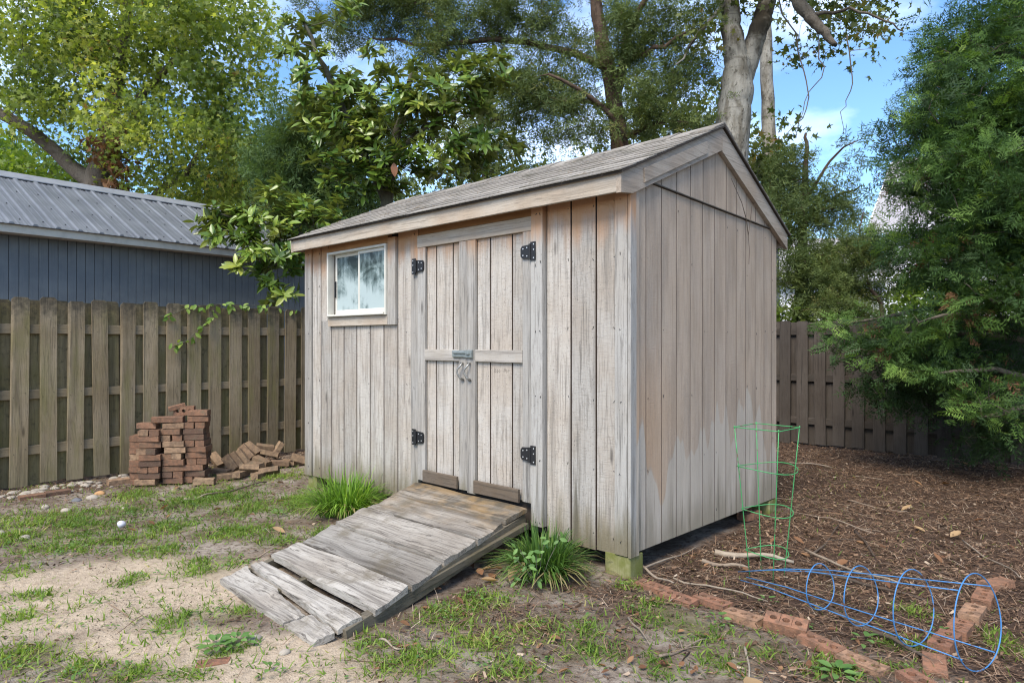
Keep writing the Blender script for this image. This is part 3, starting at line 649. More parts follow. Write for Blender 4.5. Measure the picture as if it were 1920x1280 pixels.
# foundation
b = MB(); b.board(-.17, .012, -.012, .135, -.05, .128, ch=.008); b.build('foundation_post', M['post'], shed)
b = MB(); b.board(WL + .01, WL + .16, .01, .15, -.05, .12, ch=.008); b.build('foundation_post', M['post'], shed)
b = MB(); b.board(-.17, .0, WD - .16, WD - .02, -.05, .10, ch=.008); b.build('foundation_post', M['post'], shed)
b = MB(); b.box(WL + .05, -.05, .03, WD - .05, .13, .16); b.build('floor_deck', M['dark_wood'], shed)
nl = MB()
for z in (.22, .62, 1.05, 1.48, 1.92, 2.25):
    for x in (-3.62, -3.45, -3.05, -2.65, -2.12, -1.998, -.70, -.66, -.46, -.26, -.05, -.11):
        if 1.5 < z < 2.26 and -3.3 < x < -2.24: continue
        y = -.0435 if -.745 < x < -.645 else (-.0245 if -2.044 < x < -1.952 else (-.0225 if x > -.092 or x < -3.575 else -.002)); nl.tube([(x + random.uniform(-.01, .01), y + .003, z), (x, y, z + random.uniform(-.02, .02))], .0024, 5)
    for y in gs[1:-1]:
        if z < 2.3 and random.random() < .35: nl.tube([(-.001, y + .022, z), (.0025, y + .022, z + random.uniform(-.02, .02))], .0022, 5)
nl.build('nail_heads', M['black_iron'], shed)['kind'] = 'stuff'
# a vine runner up the gable
def tendril():
    b = MB(); b.tube([(.026, 1.60, 2.22), (.027, 1.56, 2.34), (.028, 1.48, 2.45), (.028, 1.36, 2.55), (.028, 1.30, 2.60)], [.003, .003, .0025, .002, .0015], 5)
    b.tube([(.0265, 1.60, 2.22), (.027, 1.64, 2.36), (.028, 1.66, 2.45)], .002, 5)
    b.tube([(.0265, 1.60, 2.22), (.026, 1.62, 2.1), (.026, 1.61, 2.0)], .002, 5)
    o = b.build('vine_stem', M['stick_dark']); o.parent = shed
tendril()

# ------------------------------------------------------------------ ramp
ramp = empty('ramp', (P0[0], P0[1], 0), SA)
tag(ramp, 'weathered plank ramp sloping from the shed doors down to the sandy ground', 'ramp')
zr = lambda y: .03 + (y + 1.70) * .29 / 1.70
def plank(name, l0, r0, l1, r1, th=.036, warp=.008, mat='ramp', ragged=0.0, lift=0.0, seed=0):
    """deck plank between its lower edge l0-r0 and its upper edge l1-r1 (shed frame x, y)"""
    rr = np.random.default_rng(seed); nu, nv = 26, 5; b = MB(); top = []; bot = []
    ph = rr.random(4) * 6
    for i in range(nu + 1):
        u = i / nu
        lo = np.array(l0) * (1 - u) + np.array(r0) * u; hi = np.array(l1) * (1 - u) + np.array(r1) * u
        if ragged:
            k = ragged * (max(0, math.sin(u * 5 + ph[0])) * .6 + .5 * max(0, math.sin(u * 13 + ph[1])) + rr.random() * .25); hi = hi + (lo - hi) * k * .5
        else:
            hi = hi + (lo - hi) * (.02 * math.sin(u * 9 + ph[2]) + .012 * rr.random()); lo = lo + (hi - lo) * (.02 * math.sin(u * 8 + ph[3]) + .012 * rr.random())
        for j in range(nv + 1):
            v = j / nv; p = lo * (1 - v) + hi * v
            e = min(v, 1 - v) * nv; ee = min(u, 1 - u) * nu
            z = zr(p[1]) + lift + warp * ((2 * v - 1) ** 2 - .4) + .004 * math.sin(u * 11 + v * 4 + ph[0]) + .003 * math.sin(v * 15 + u * 3 + ph[1]) - (.006 if e < .5 else 0) - (.004 if ee < .5 else 0)
            top.append((p[0], p[1], z)); bot.append((p[0], p[1], zr(p[1]) + lift - th))
    W_ = nv + 1; n = len(top); fs = []
    for i in range(nu):
        for j in range(nv):
            a = i * W_ + j; fs.append((a, a + W_, a + W_ + 1, a + 1)); fs.append((n + a, n + a + 1, n + a + W_ + 1, n + a + W_))
    for i in range(nu):
        a = i * W_; fs.append((a, n + a, n + a + W_, a + W_)); a += nv; fs.append((a, a + W_, n + a + W_, n + a))
    for j in range(nv):
        fs.append((j, j + 1, n + j + 1, n + j)); a = nu * W_ + j; fs.append((a, n + a, n + a + 1, a + 1))
    b.add(top + bot, fs); o = b.build(name, M[mat], ramp)
    return o
plank('plank', (-1.698, -1.69), (-.87, -1.735), (-1.717, -1.52), (-.85, -1.60), seed=1, ragged=.5)
o = plank('plank', (-.865, -1.735), (-.585, -1.738), (-.845, -1.60), (-.577, -1.625), seed=2, warp=.004, lift=-.006)
plank('plank', (-1.70, -1.505), (-.575, -1.61), (-1.683, -1.43), (-.565, -1.482), seed=3, warp=.004, lift=.004)
plank('plank', (-1.72, -1.365), (-.55, -1.42), (-1.733, -1.170), (-.598, -1.173), seed=4, warp=.014, lift=.004)
plank('plank', (-1.738, -1.145), (-.60, -1.146), (-1.796, -.890), (-.651, -.899), seed=5, warp=.016, lift=-.006)
plank('plank', (-1.80, -.863), (-.655, -.872), (-1.848, -.598), (-.687, -.604), seed=6, warp=.012, lift=.005)
plank('plank', (-1.85, -.572), (-.69, -.578), (-1.878, -.300), (-.745, -.306), seed=7, warp=.016, lift=-.005)
plank('plank', (-1.882, -.276), (-.748, -.281), (-1.938, -.062), (-.76, -.062), seed=8, warp=.006)
for x0, x1 in ((-.70, -.79), (-1.26, -1.35), (-1.68, -1.86)):
    xo = x0 + .03 if x0 > -1 else x0
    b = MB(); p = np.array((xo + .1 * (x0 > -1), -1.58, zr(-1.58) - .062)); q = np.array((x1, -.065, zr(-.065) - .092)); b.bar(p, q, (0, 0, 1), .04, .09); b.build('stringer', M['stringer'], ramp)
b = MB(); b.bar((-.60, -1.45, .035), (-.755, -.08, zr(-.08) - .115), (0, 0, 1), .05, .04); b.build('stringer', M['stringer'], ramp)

# ------------------------------------------------------------------ fences
def fence(name, loc, rz, s0, s1, pitch, phase, mats, label, rails, hts, skip=None):
    f = empty(name, (loc[0], loc[1], 0), rz); tag(f, label, 'fence')
    fm, bm_, rm = mats
    def pk(x, y0, y1, mat, w, z1, lean, tw=0.0):
        b = MB(); h = w / 2; z0 = random.uniform(.02, .05); c = .022
        poly = [(-h, z0), (h, z0), (h + lean, z1 - c), (h - c + lean, z1), (-h + c + lean, z1), (-h + lean, z1 - c)]
        b.extrude([(x + px, random.uniform(-.004, .004), pz) for px, pz in poly], (0, y0, 0), (0, y1, 0)); o = b.build('picket', M[mat], f)
        return o
    k = 0; x = s0 + phase
    while x < s1:
        pk(x + random.uniform(-.008, .008), -.022, -.001, fm, .142 + random.uniform(-.005, .005), hts + random.uniform(-.025, .025), random.gauss(0, .011))
        pk(x + pitch / 2 + random.uniform(-.012, .012), .041, .060, bm_, .142, hts + random.uniform(-.03, .01), random.uniform(-.006, .006))
        x += pitch; k += 1
    nb_ = MB(); x = s0 + phase
    while x < s1:
        for z0, z1 in rails:
            for dx, dz in ((-.045, .02), (.045, .06)): nb_.tube([(x + dx, -.021, z0 + dz), (x + dx + .001, -.0245, z0 + dz)], .0035, 5)
        x += pitch
    nb_.build('nail_heads', M['black_iron'], f)['kind'] = 'stuff'
    for z0, z1 in rails:
        xx = s0
        while xx < s1:
            b = MB(); b.board(xx + .002, min(xx + 2.4, s1) - .002, 0, .040, z0 + random.uniform(-.006, .006), z1 + random.uniform(-.006, .006), axis='x'); b.build('rail', M[rm], f); xx += 2.4
    xx = s0 + .6
    while xx < s1:
        b = MB(); b.board(xx - .045, xx + .045, .062, .15, -.1, hts - .05); b.build('post', M[rm], f); xx += 2.4
    return f
FD_ = R(46.84)
fl = fence('picket_fence', (-4.61, 6.39), FD_, -2.2, 5.0, .2305, .02, ('picket', 'picket_far', 'rail'), 'mossy brown wooden picket fence behind the brick stack, in front of the blue building', [(1.485, 1.575), (.858, .948), (.325, .415)], 1.825)
fr = fence('picket_fence', (3.92, 9.05), SA, -4.30, 5.2, .235, .10, ('picket_grey_shade', 'picket_grey_shade', 'rail_shade'), 'grey brown wooden picket fence, tree shade put into its colour, behind the drooping evergreen branches', [(1.50, 1.59), (.88, .97), (.30, .39)], 1.70)

# ------------------------------------------------------------------ neighbouring blue building
nb = empty('outbuilding', (-5.87, 7.62, 0), R(51.54)); tag(nb, 'slate blue board building with a grey metal roof behind the fence', 'building')
NX0, NX1 = -3.0, 4.4
b = MB(); b.box(NX0 + .02, NX1 - .02, .275, .29, 0, 2.72); b.box(NX1 - .04, NX1 - .025, .30, 3.3, 0, 2.72); b.extrude([(NX1 - .03, .3, 2.72), (NX1 - .03, 3.3, 2.72), (NX1 - .03, 1.8, 3.55)], (-.01, 0, 0), (.004, 0, 0)); b.build('wall_sheathing', M['dark_wood'], nb)
x = NX0
while x < NX1 - .05:
    b = MB(); b.board(x + .0025, min(x + .1016, NX1) - .0025, .25, .272, .05, 2.74, ch=.003); b.build('siding_board', M['blue_siding'], nb); x += .1016
for i in range(15):
    y0 = .28 + i * .203; b = MB(); zt = lambda y: 2.72 + (min(y, 3.6 - y) - .25) * .5
    b.extrude([(NX1 - .022, y0 + .006, .05), (NX1 - .022, y0 + .197, .05), (NX1 - .022, y0 + .197, zt(y0 + .197)), (NX1 - .022, y0 + .006, zt(y0))], (0, 0, 0), (.022, 0, 0)); b.build('siding_board', M['blue_siding'], nb)
b = MB(); b.board(NX0 - .1, NX1 + .12, .01, .035, 2.675, 2.775, axis='x'); b.build('fascia_board', M['cream'], nb)
b = MB(); b.box(NX0 - .1, NX1 + .1, .036, .249, 2.68, 2.69); b.build('soffit_board', M['cream'], nb)
nroof = empty('roof'); nroof.parent = nb
def pt(y): return 2.79 + y * .92 / 1.8
x = NX0 - .1
while x < NX1 + .1:
    xe = min(x + .914, NX1 + .14); b = MB(); b.extrude([(x + .002, -.03, pt(-.03)), (xe, -.03, pt(-.03)), (xe, 1.8, pt(1.8)), (x + .002, 1.8, pt(1.8))], (0, 0, -.004), (0, 0, 0)); b.build('roof_panel', M['metal_roof'], nroof)
    b = MB(); b.extrude([(x + .002, 3.63, pt(-.03)), (xe, 3.63, pt(-.03)), (xe, 1.8, pt(1.8)), (x + .002, 1.8, pt(1.8))], (0, 0, -.004), (0, 0, 0)); b.build('roof_panel', M['metal_roof'], nroof)
    x += .914
x = .339 - .236 * 14
while x < NX1 + .14:
    if x > NX0 - .1:
        b = MB(); sec = [(-.032, .001), (-.016, .024), (.016, .024), (.032, .001)]
        b.extrude([(x + a, -.035, pt(-.035) + c) for a, c in sec], (0, 0, 0), (0, 1.78, 1.78 * .92 / 1.8)); b.build('roof_rib', M['metal_roof'], nroof)
        for o_ in (.079, .157):
            b = MB(); b.extrude([(x + o_ + a * .4, -.035, pt(-.035) + c * .16 + .0005) for a, c in sec], (0, 0, 0), (0, 1.78, 1.78 * .92 / 1.8)); b.build('roof_rib', M['metal_roof'], nroof)
    x += .236
sc = MB()
for i in range(30):
    for yy in (.12, .62, 1.12, 1.6):
        xx = .339 - .236 * 14 + i * .236 + .12
        if NX0 < xx < NX1: sc.tube([(xx, yy, pt(yy) + .001), (xx, yy, pt(yy) + .012)], .008, 5)
o = sc.build('screw', M['black_iron'], nroof); o['kind'] = 'stuff'
b = MB(); b.extrude([(NX0 - .12, 1.62, pt(1.62) + .03), (NX0 - .12, 1.8, pt(1.8) + .045), (NX0 - .12, 1.98, pt(1.62) + .03), (NX0 - .12, 1.98, pt(1.62) + .02), (NX0 - .12, 1.8, pt(1.8) + .03), (NX0 - .12, 1.62, pt(1.62) + .018)], (0, 0, 0), (NX1 - NX0 + .27, 0, 0)); b.build('ridge_cap', M['ridge_metal'], nroof)

# ------------------------------------------------------------------ white houses beyond the trees
def house(loc, rz, w, dep, h, rise, label, wins):
    hs = empty('house', (loc[0], loc[1], 0), rz); tag(hs, label, 'house')
    b = MB(); b.box(0.02, w - .02, .02, dep - .02, 0, h); b.build('wall', M['dark_wood'], hs)
    n = int(h / .2)
    for i in range(n):
        z = i * .2
        for poly in ([(0, 0, z), (0, -.02, z), (0, -.004, z + .215), (0, 0.01, z + .215)],):
            b = MB(); b.extrude(poly, (0, 0, 0), (w, 0, 0)); b.build('clapboard', M['white_siding'], hs)
        b = MB(); b.extrude([(0.01, 0, z), (-.02, 0, z), (-.004, 0, z + .215), (.01, 0, z + .215)], (0, 0.0, 0), (0, dep, 0)); b.build('clapboard', M['white_siding'], hs)
    for i in range(int(rise / .2)):
        z = h + i * .2; a = dep / 2 * (i * .2) / rise
        b = MB(); b.extrude([(0.01, 0, z), (-.02, 0, z), (-.004, 0, z + .215), (.01, 0, z + .215)], (0, a, 0), (0, dep - a, 0)); b.build('clapboard', M['white_siding'], hs)
    for s in (0, 1):
        y0 = -.3 if s == 0 else dep + .3; b = MB(); z0 = h - .3 * rise / (dep / 2)
        b.extrude([(-.35, y0, z0), (w + .35, y0, z0), (w + .35, dep / 2, h + rise), (-.35, dep / 2, h + rise)], (0, 0, .02), (0, 0, .12)); b.build('roof', M['house_roof'], hs)
        b = MB(); b.bar((-.37, y0, z0 - .02), (-.37, dep / 2, h + rise - .02), (0, 0, 1), .04, .2); b.build('rake_board', M['white_siding'], hs)
    b = MB(); b.board(-.35, w + .35, -.34, -.31, h - .30, h - .1, axis='x'); b.build('fascia_board', M['white_siding'], hs)
    for x0, z0, ww, hh in wins:
        wd = empty('window'); wd.parent = hs
        b = MB(); b.box(x0, x0 + ww, -.05, -.03, z0, z0 + hh); b.build('pane', M['dark_glass'], wd)
        b = MB(); b.board(x0 - .08, x0, -.07, -.02, z0 - .08, z0 + hh + .08); b.board(x0 + ww, x0 + ww + .08, -.07, -.02, z0 - .08, z0 + hh + .08); b.board(x0, x0 + ww, -.07, -.02, z0 + hh, z0 + hh + .08, axis='x'); b.board(x0, x0 + ww, -.07, -.02, z0 - .08, z0, axis='x'); b.board(x0, x0 + ww, -.065, -.022, z0 + hh / 2 - .02, z0 + hh / 2 + .02, axis='x')
        b.build('window_frame', M['white_vinyl'], wd)
    return hs
p = at(1660, 642, 18); house((p[0], p[1]), R(-38), 9, 7, 4.6, 2.4, 'white clapboard house behind the trees beyond the grey fence', [(1.2, 1.6, .9, 1.3), (3.6, 1.6, .9, 1.3)])
p = at(1455, 642, 19); house((p[0], p[1]), R(-8), 2.9, 5, 3.4, 1.2, 'low white clapboard wing half hidden by dark evergreens beside the shed', [(.5, 1.7, .5, 1.0)])
p = at(1085, 642, 24); house((p[0], p[1]), R(-5), 6, 6, 7.6, 1.1, 'white clapboard house glimpsed above the shed roof ridge', [])

# ------------------------------------------------------------------ foliage templates
def star_leaf():
    v = [(0, 0.42, 0)]; f = []
    tips = [(-140, .38), (-72, .62), (0, .72), (72, .62), (140, .38)]
    pts = []
    pts.append((0, 0, 0.0))
    for i, (a, r_) in enumerate([(140, .40), (72, .60), (0, .66), (-72, .60), (-140, .40)]):
        a = R(a); pts.append((math.sin(a) * r_, .42 + math.cos(a) * r_, -.10))
        if i < 4:
            aa = R([106, 36, -36, -106][i]); pts.append((math.sin(aa) * .21, .42 + math.cos(aa) * .21, .015))
    v += pts; n = len(pts)
    for i in range(n): f.append((0, 1 + i, 1 + (i + 1) % n))
    return v, f
STAR = star_leaf()
def oval_leaf(w=.36, fold=.10, curl=-.12):
    v = [(0, 0, 0)]; f = []
    st = [(.12, .45), (.38, 1.0), (.68, .85), (.88, .42)]
    for s, k in st:
        z = curl * s * s
        v += [(-w / 2 * k, s, z + fold * k * .5), (0, s, z), (w / 2 * k, s, z + fold * k * .5)]
    v.append((0, 1, curl))
    f += [(0, 2, 1), (0, 3, 2)]
    for i in range(3):
        a = 1 + 3 * i; f += [(a, a + 1, a + 4, a + 3), (a + 1, a + 2, a + 5, a + 4)]
    a = 10; f += [(a, a + 1, 13), (a + 1, a + 2, 13)]
    return v, f
OVAL = oval_leaf(); OVALW = oval_leaf(.5, .12, -.15)
def frond(n=8, flat=True, seed=0, wid=.05):
    rr = random.Random(seed); v = []; f = []
    def dia(p, d, L, w, up):
        p = np.array(p); d = np.array(d, float); d /= np.linalg.norm(d); x = np.cross(d, up); x /= max(np.linalg.norm(x), 1e-6); b = len(v)
        v.extend([tuple(p), tuple(p + d * L * .45 + x * w), tuple(p + d * L), tuple(p + d * L * .45 - x * w)]); f.append((b, b + 1, b + 2, b + 3))
    dia((0, 0, 0), (0, 1, 0), 1.0, wid * .6, (0, 0, 1))
    for i in range(n):
        s = .08 + .84 * i / (n - 1); side = 1 if i % 2 else -1
        L = (.46 - .26 * s) * rr.uniform(.8, 1.2); az = rr.uniform(-.15, .15) if flat else rr.uniform(-.8, .8)
        z0 = -.10 * s * s
        d = (side * .78, .62, az - .12); dia((0, s, z0), d, L, wid, (0, 0.2, 1) if flat else (rr.uniform(-1, 1), 0, 1))
        if i < n * .75:
            q = np.array((0, s, z0)) + np.array(d) / np.linalg.norm(d) * L * .45
            dia(q, (side * .25, .95, az), L * .5, wid * .8, (0, 0, 1)); dia(q, (side * .95, .1, az), L * .38, wid * .8, (0, 0, 1))
    return v, f
FROND = frond(13, True, 3, .024); PLUME = frond(12, False, 5, .023)

# ------------------------------------------------------------------ trees
class Tree:
    def __init__(s, name, label, base, cat='tree', group=None, bark='bark_brown'):
        s.root = empty(name, (base[0], base[1], 0)); tag(s.root, label, cat, group); s.base = np.array((base[0], base[1], 0.0))
        s.nodes = []; s.par = []; s.tr = MB(); s.br = MB(); s.dk = MB(); s.bark = bark; s.cl = []
    def limb(s, pts, rad, n=9, sub=4, wob=.0, main=True):
        pts = np.array(pts, float); t = np.linspace(0, len(pts) - 1, (len(pts) - 1) * sub + 1); out = []; rr = []
        for q in t:
            i = min(int(q), len(pts) - 2); u = q - i
            p0 = pts[max(i - 1, 0)]; p1 = pts[i]; p2 = pts[i + 1]; p3 = pts[min(i + 2, len(pts) - 1)]
            c = .5 * ((2 * p1) + (-p0 + p2) * u + (2 * p0 - 5 * p1 + 4 * p2 - p3) * u * u + (-p0 + 3 * p1 - 3 * p2 + p3) * u ** 3)
            out.append(c + rng.normal(0, wob, 3)); rr.append(rad[i] * (1 - u) + rad[i + 1] * u)
        (s.dk if main == 'dark' else s.tr).tube(np.array(out) - s.base, rr, n)
        for o, r_ in zip(out, rr): s.nodes.append(o); s.par.append(r_)
    def blob(s, blobs, n, spread=1.0, jit=.12, sides=4, shell=.45, rmin=.006, rbig=.03):
        """grow twigs from the nearest wood to n points spread through the blobs; keeps (point, direction)"""
        vol = np.array([b[3] * b[4] * b[5] * (b[6] if len(b) > 6 else 1) for b in blobs]); cnt = np.maximum((n * vol / vol.sum()).astype(int), 1); pts = []
        for b, k in zip(blobs, cnt):
            c = at(b[0], b[1], b[2]); rx = b[3] / 1247 * b[2]; rz = b[4] / 1247 * b[2]; ry = b[5]
            d = unit(rng.normal(0, 1, (k, 3))); r_ = (shell + (1 - shell) * rng.random(k)) ** .7
            pts.append(c + d * r_[:, None] * np.array((rx, ry, rz)))
        pts = np.concatenate(pts); nd = np.array(s.nodes); order = np.argsort([np.min(np.linalg.norm(nd - p, axis=1)) for p in pts])
        for i in order:
            p = pts[i]; N = np.array(s.nodes); dv = p - N; d = np.linalg.norm(dv, axis=1) + np.maximum(N[:, 2] - p[2], 0) * .8
            j = int(np.argmin(d)); a = N[j]; L = np.linalg.norm(p - a)
            m = max(2, int(L / .35)); m = min(m, 6); ts = np.linspace(0, 1, m + 1)[:, None]
            bend = rng.normal(0, jit * L, 3); bend[2] += .10 * L
            line = a + (p - a) * ts + bend * (ts * (1 - ts)) * 2 + rng.normal(0, .012, (m + 1, 3)) * ts
            r0 = min(s.par[j] * .7, rbig * min(1, .35 + L / 2)); r0 = max(r0, rmin)
            s.br.tube(line - s.base, list(np.linspace(r0, rmin * .6, m + 1)), sides, cap=False)
            for q, r_ in zip(line[1:], np.linspace(r0, rmin, m + 1)[1:]): s.nodes.append(q); s.par.append(r_)
            s.cl.append((p, unit(line[-1] - line[-2])))
        return pts
    def wood_(s, name='branches'):
        if s.tr.v: s.tr.build('trunk', M[s.bark], s.root, True)
        if s.dk.v: s.dk.build('limb', M['bark_brown'], s.root, True)  # darker bark than the trunk, painting in the shadow on these limbs
        if s.br.v: s.br.build(name, M[s.bark], s.root, True)['kind'] = 'stuff'
    def leaves(s, tmpl, mat, per, sig, size, name='leaves', up=.9, tint=(0.1, .95), parts=0, mode='broad', sizevar=.35, out=.5, droop=0.0, cl=None):
        cl = cl or s.cl
        P = np.array([c[0] for c in cl]); Dn = np.array([c[1] for c in cl]); K = len(P)
        ctint = rng.random(K) * .66
        idx = np.repeat(np.arange(K), per); N = len(idx)
        if mode == 'broad':
            pos = P[idx] + rng.normal(0, 1, (N, 3)) * np.array((sig, sig, sig * .6)); d = unit(rng.normal(0, 1, (N, 3)) * .8 + Dn[idx] * out + np.array((0, 0, -droop)))
            nrm = unit(rng.normal(0, 1, (N, 3)) * (1 - up) * 1.6 + np.array((0, 0, 1.0)) * up)
        elif mode == 'whorl':
            sub = rng.integers(0, max(1, per // 7), N); off = unit(rng.normal(0, 1, (K, 16, 3))) * sig * np.array((1, 1, .7)) * rng.random((K, 16, 1))
            tip = P[idx] + off[idx, sub]; ax = unit(Dn[idx] * .5 + np.array((0, 0, .55)) + off[idx, sub] / sig * .5)
            rad = unit(np.cross(ax, unit(rng.normal(0, 1, (N, 3))))); d = unit(rad * 1.0 + ax * rng.uniform(.05, .9, (N, 1)) + np.array((0, 0, -droop)) * rng.random((N, 1)))
            pos = tip + ax * rng.uniform(-.05, .03, (N, 1)); nrm = unit(ax + rng.normal(0, .35, (N, 3)))
        else:
            pos = P[idx] + rng.normal(0, sig, (N, 3)) * np.array((1, 1, .6)) - Dn[idx] * rng.random((N, 1)) * sig * 1.5
            d = unit(Dn[idx] * out + rng.normal(0, .55, (N, 3)) * np.array((1, 1, .7)) + np.array((0, 0, -droop)))
            nrm = unit(rng.normal(0, 1, (N, 3)) * (1 - up) * 1.6 + np.array((0, 0, 1.0)) * up)
        sz = size * (1 + rng.uniform(-sizevar, sizevar, N)); t = tint[0] + (tint[1] - tint[0]) * np.clip(ctint[idx] + rng.random(N) * .38, 0, 1)
        Rm = frames(d, nrm); pos = pos - s.base
        keep = np.ones(N, bool)
        if parts:                                     # the leaves that show largest become parts of their own
            dist = np.linalg.norm(pos + s.base - np.array((0, 0, CAMH)), axis=1) / sz; wp = pos + s.base
            px = 960 + wp[:, 0] / wp[:, 1] * 1247; py = 642 - (wp[:, 2] - CAMH) / wp[:, 1] * 1247
            dist = dist + 1e3 * ((px < 0) | (px > 1920) | (py < 0) | (py > 600)); pick = np.argsort(dist)[:parts]; keep[pick] = False
            bases = []
            for q in range(5):
                me = scatter_mesh('leaf', *tmpl, np.zeros((1, 3)), np.eye(3)[None], np.ones(1), [.1 + .2 * q]); me.materials.append(M[mat]); bases.append(me)
            for i in pick:
                o = bpy.data.objects.new('leaf', bases[int(min(4, t[i] * 5))]); C.objects.link(o); o.parent = s.root
                m4 = Matrix([list(Rm[i][0]) + [pos[i][0]], list(Rm[i][1]) + [pos[i][1]], list(Rm[i][2]) + [pos[i][2]], [0, 0, 0, 1]]); o.matrix_local = m4 @ Matrix.Diagonal((sz[i], sz[i], sz[i], 1))
        me = scatter_mesh(name, *tmpl, pos[keep], Rm[keep], sz[keep], t[keep]); me.materials.append(M[mat])
        o = link(name, me, None, s.root); o['kind'] = 'stuff'
        return o

# big star-leaved tree behind the blue building
T = Tree('sweetgum_tree', 'large bright green star-leaved tree rising behind the blue building', at(185, 642, 14)[:2], bark='bark_brown')
T.limb([at(180, 780, 14), at(178, 500, 14), at(182, 350, 14), at(200, 270, 14), at(215, 180, 13.8), at(235, 40, 13.5), at(250, -120, 13.5)], [.30, .27, .24, .20, .15, .11, .05], 10, 4, .012)
T.limb([at(180, 350, 14), at(130, 310, 14), at(70, 255, 13.7), at(0, 214, 13.5), at(-90, 170, 13.3)], [.20, .15, .13, .11, .08], 8, 4, .012)
T.limb([at(205, 262, 14), at(235, 240, 13.8), at(262, 215, 13.6), at(262, 185, 13.5), at(330, 110, 13.2), at(400, 20, 13)], [.12, .09, .08, .07, .06, .04], 7, 3, .012)
T.limb([at(290, 370, 14.5), at(315, 345, 14.4), at(345, 330, 14.2), at(400, 250, 13.6)], [.10, .08, .06, .04], 7, 3, .012)
sw = [(40, 30, 14, 170, 130, 2.2), (230, 50, 13.5, 170, 130, 2.0), (400, 60, 13, 110, 130, 1.8, 1.2), (150, 190, 14, 110, 75, 1.7), (320, 240, 13.5, 140, 100, 1.9), (430, 230, 13, 75, 110, 1.4, 1.2),
      (330, 350, 14.5, 140, 60, 1.4), (460, 330, 13.5, 60, 60, 1.2), (60, 170, 14, 90, 60, 1.4), (150, 290, 14.5, 50, 40, 1), (100, 230, 13.6, 60, 35, .8, .6), (30, 270, 15, 60, 40, 1, .5), (200, -130, 13.5, 320, 70, 2.5, .6)]
T.blob(sw, 560, jit=.10, sides=4, shell=.25); T.wood_()
T.leaves(STAR, 'lf_sweet', 76, .235, .102, up=.45, tint=(0.0, 1.0), droop=.35)
ll = [(at(205, 285, 13.6) + rng.normal(0, 1, 3) * np.array((.16, .12, .26)), np.array((0, 0, -1.0))) for _ in range(22)]
T.leaves(STAR, 'lf_brown', 18, .10, .13, name='dead_leaves', up=.3, droop=.8, cl=ll)
# lower yellow green tree behind it
T = Tree('shrub_tree', 'yellow green small tree showing under the limb of the big tree behind the metal roof', at(85, 642, 17)[:2], bark='bark_brown')
T.limb([at(85, 730, 17), at(85, 520, 17), at(90, 380, 17), at(95, 320, 17)], [.14, .11, .08, .05], 7)
T.blob([(60, 340, 17, 90, 50, 1.2), (130, 330, 17, 60, 40, 1.0), (0, 300, 17.5, 70, 40, 1.2)], 80); T.wood_(); T.leaves(STAR, 'lf_bush', 45, .34, .15, up=.5)
# hedge of trees filling in behind, well back
for i, (px, D, yt, lab, mat) in enumerate([(420, 20, 250, 'far olive green tree seen between the big star-leaved tree and the magnolia', 'lf_syc'), (620, 22, 200, 'far dull green tree filling the gap behind the magnolia', 'lf_cedar'),
                                         (900, 24, 215, 'far olive tree low behind the middle of the shed roof', 'lf_syc'), (1260, 22, 130, 'far dark tree between the cedar trunk and the pale trunk', 'lf_syc')]):
    T = Tree('background_tree', lab, at(px, 642, D)[:2], group='trees far behind the yard')
    T.limb([at(px, 700, D), at(px, 500, D), at(px + 10, (yt + 500) / 2, D), at(px, yt, D)], [.2, .18, .13, .05], 7)
    T.blob([(px, yt + 60, D, 90, 70, 1.6), (px - 60, yt + 150, D, 90, 70, 1.6), (px + 70, yt + 160, D, 90, 80, 1.6), (px, yt + 230, D, 110, 60, 1.6)], 130); T.wood_(); T.leaves(STAR, mat, 34, .45, .2, up=.5)

# magnolia
T = Tree('magnolia_tree', 'magnolia with large glossy oval leaves spilling over the fence beside the shed', at(715, 642, 9.9)[:2], bark='bark_green')
T.limb([at(715, 800, 9.9), at(715, 560, 9.9), at(725, 380, 9.8), at(735, 280, 9.6), at(760, 200, 9.4), at(775, 120, 9.3)], [.12, .11, .09, .075, .05, .025], 9, 4, .01)
T.limb([at(725, 380, 9.8), at(690, 300, 9.6), at(640, 200, 9.5), at(600, 110, 9.4), at(570, 40, 9.4)], [.07, .06, .05, .035, .02], 7, 4, .012)
T.limb([at(718, 560, 9.9), at(650, 480, 9.4), at(560, 440, 8.9), at(480, 415, 8.6), at(420, 400, 8.4)], [.08, .06, .045, .03, .015], 7, 4, .012)
T.limb([at(735, 290, 9.6), at(800, 240, 9.3), at(850, 190, 9.1)], [.06, .04, .02], 7, 4, .01)
mg = [(920, 140, 9.2, 45, 45, .4), (930, 270, 9.2, 50, 35, .4), (500, 400, 8.6, 80, 40, .4), (680, 250, 9.2, 70, 50, .5), (455, 425, 8.5, 85, 45, .45, 1.3), (510, 480, 8.5, 60, 60, .4, 1.2), (540, 545, 8.5, 32, 32, .3, 1.3), (590, 410, 8.9, 70, 55, .5), (520, 375, 8.8, 60, 35, .4), (610, 160, 9.4, 65, 60, .6), (690, 130, 9.3, 50, 40, .5),
      (830, 165, 9.1, 100, 62, .6, 1.2), (740, 220, 9.3, 90, 60, .6), (600, 235, 9.3, 75, 40, .5), (850, 290, 9.3, 90, 45, .5), (770, 310, 9.4, 80, 50, .5), (660, 330, 9.3, 70, 50, .5), (560, 60, 9.5, 50, 60, .4, .7), (620, 20, 9.5, 60, 30, .4, .8), (900, 210, 9.2, 40, 50, .4)]
T.blob(mg, 330, jit=.14, sides=5, shell=.3, rmin=.006); T.wood_()
T.leaves(OVAL, 'lf_mag', 28, .17, .145, mode='whorl', parts=300, droop=.35, tint=(.05, 1.0))
p = at(738, 305, 9.0) - T.base
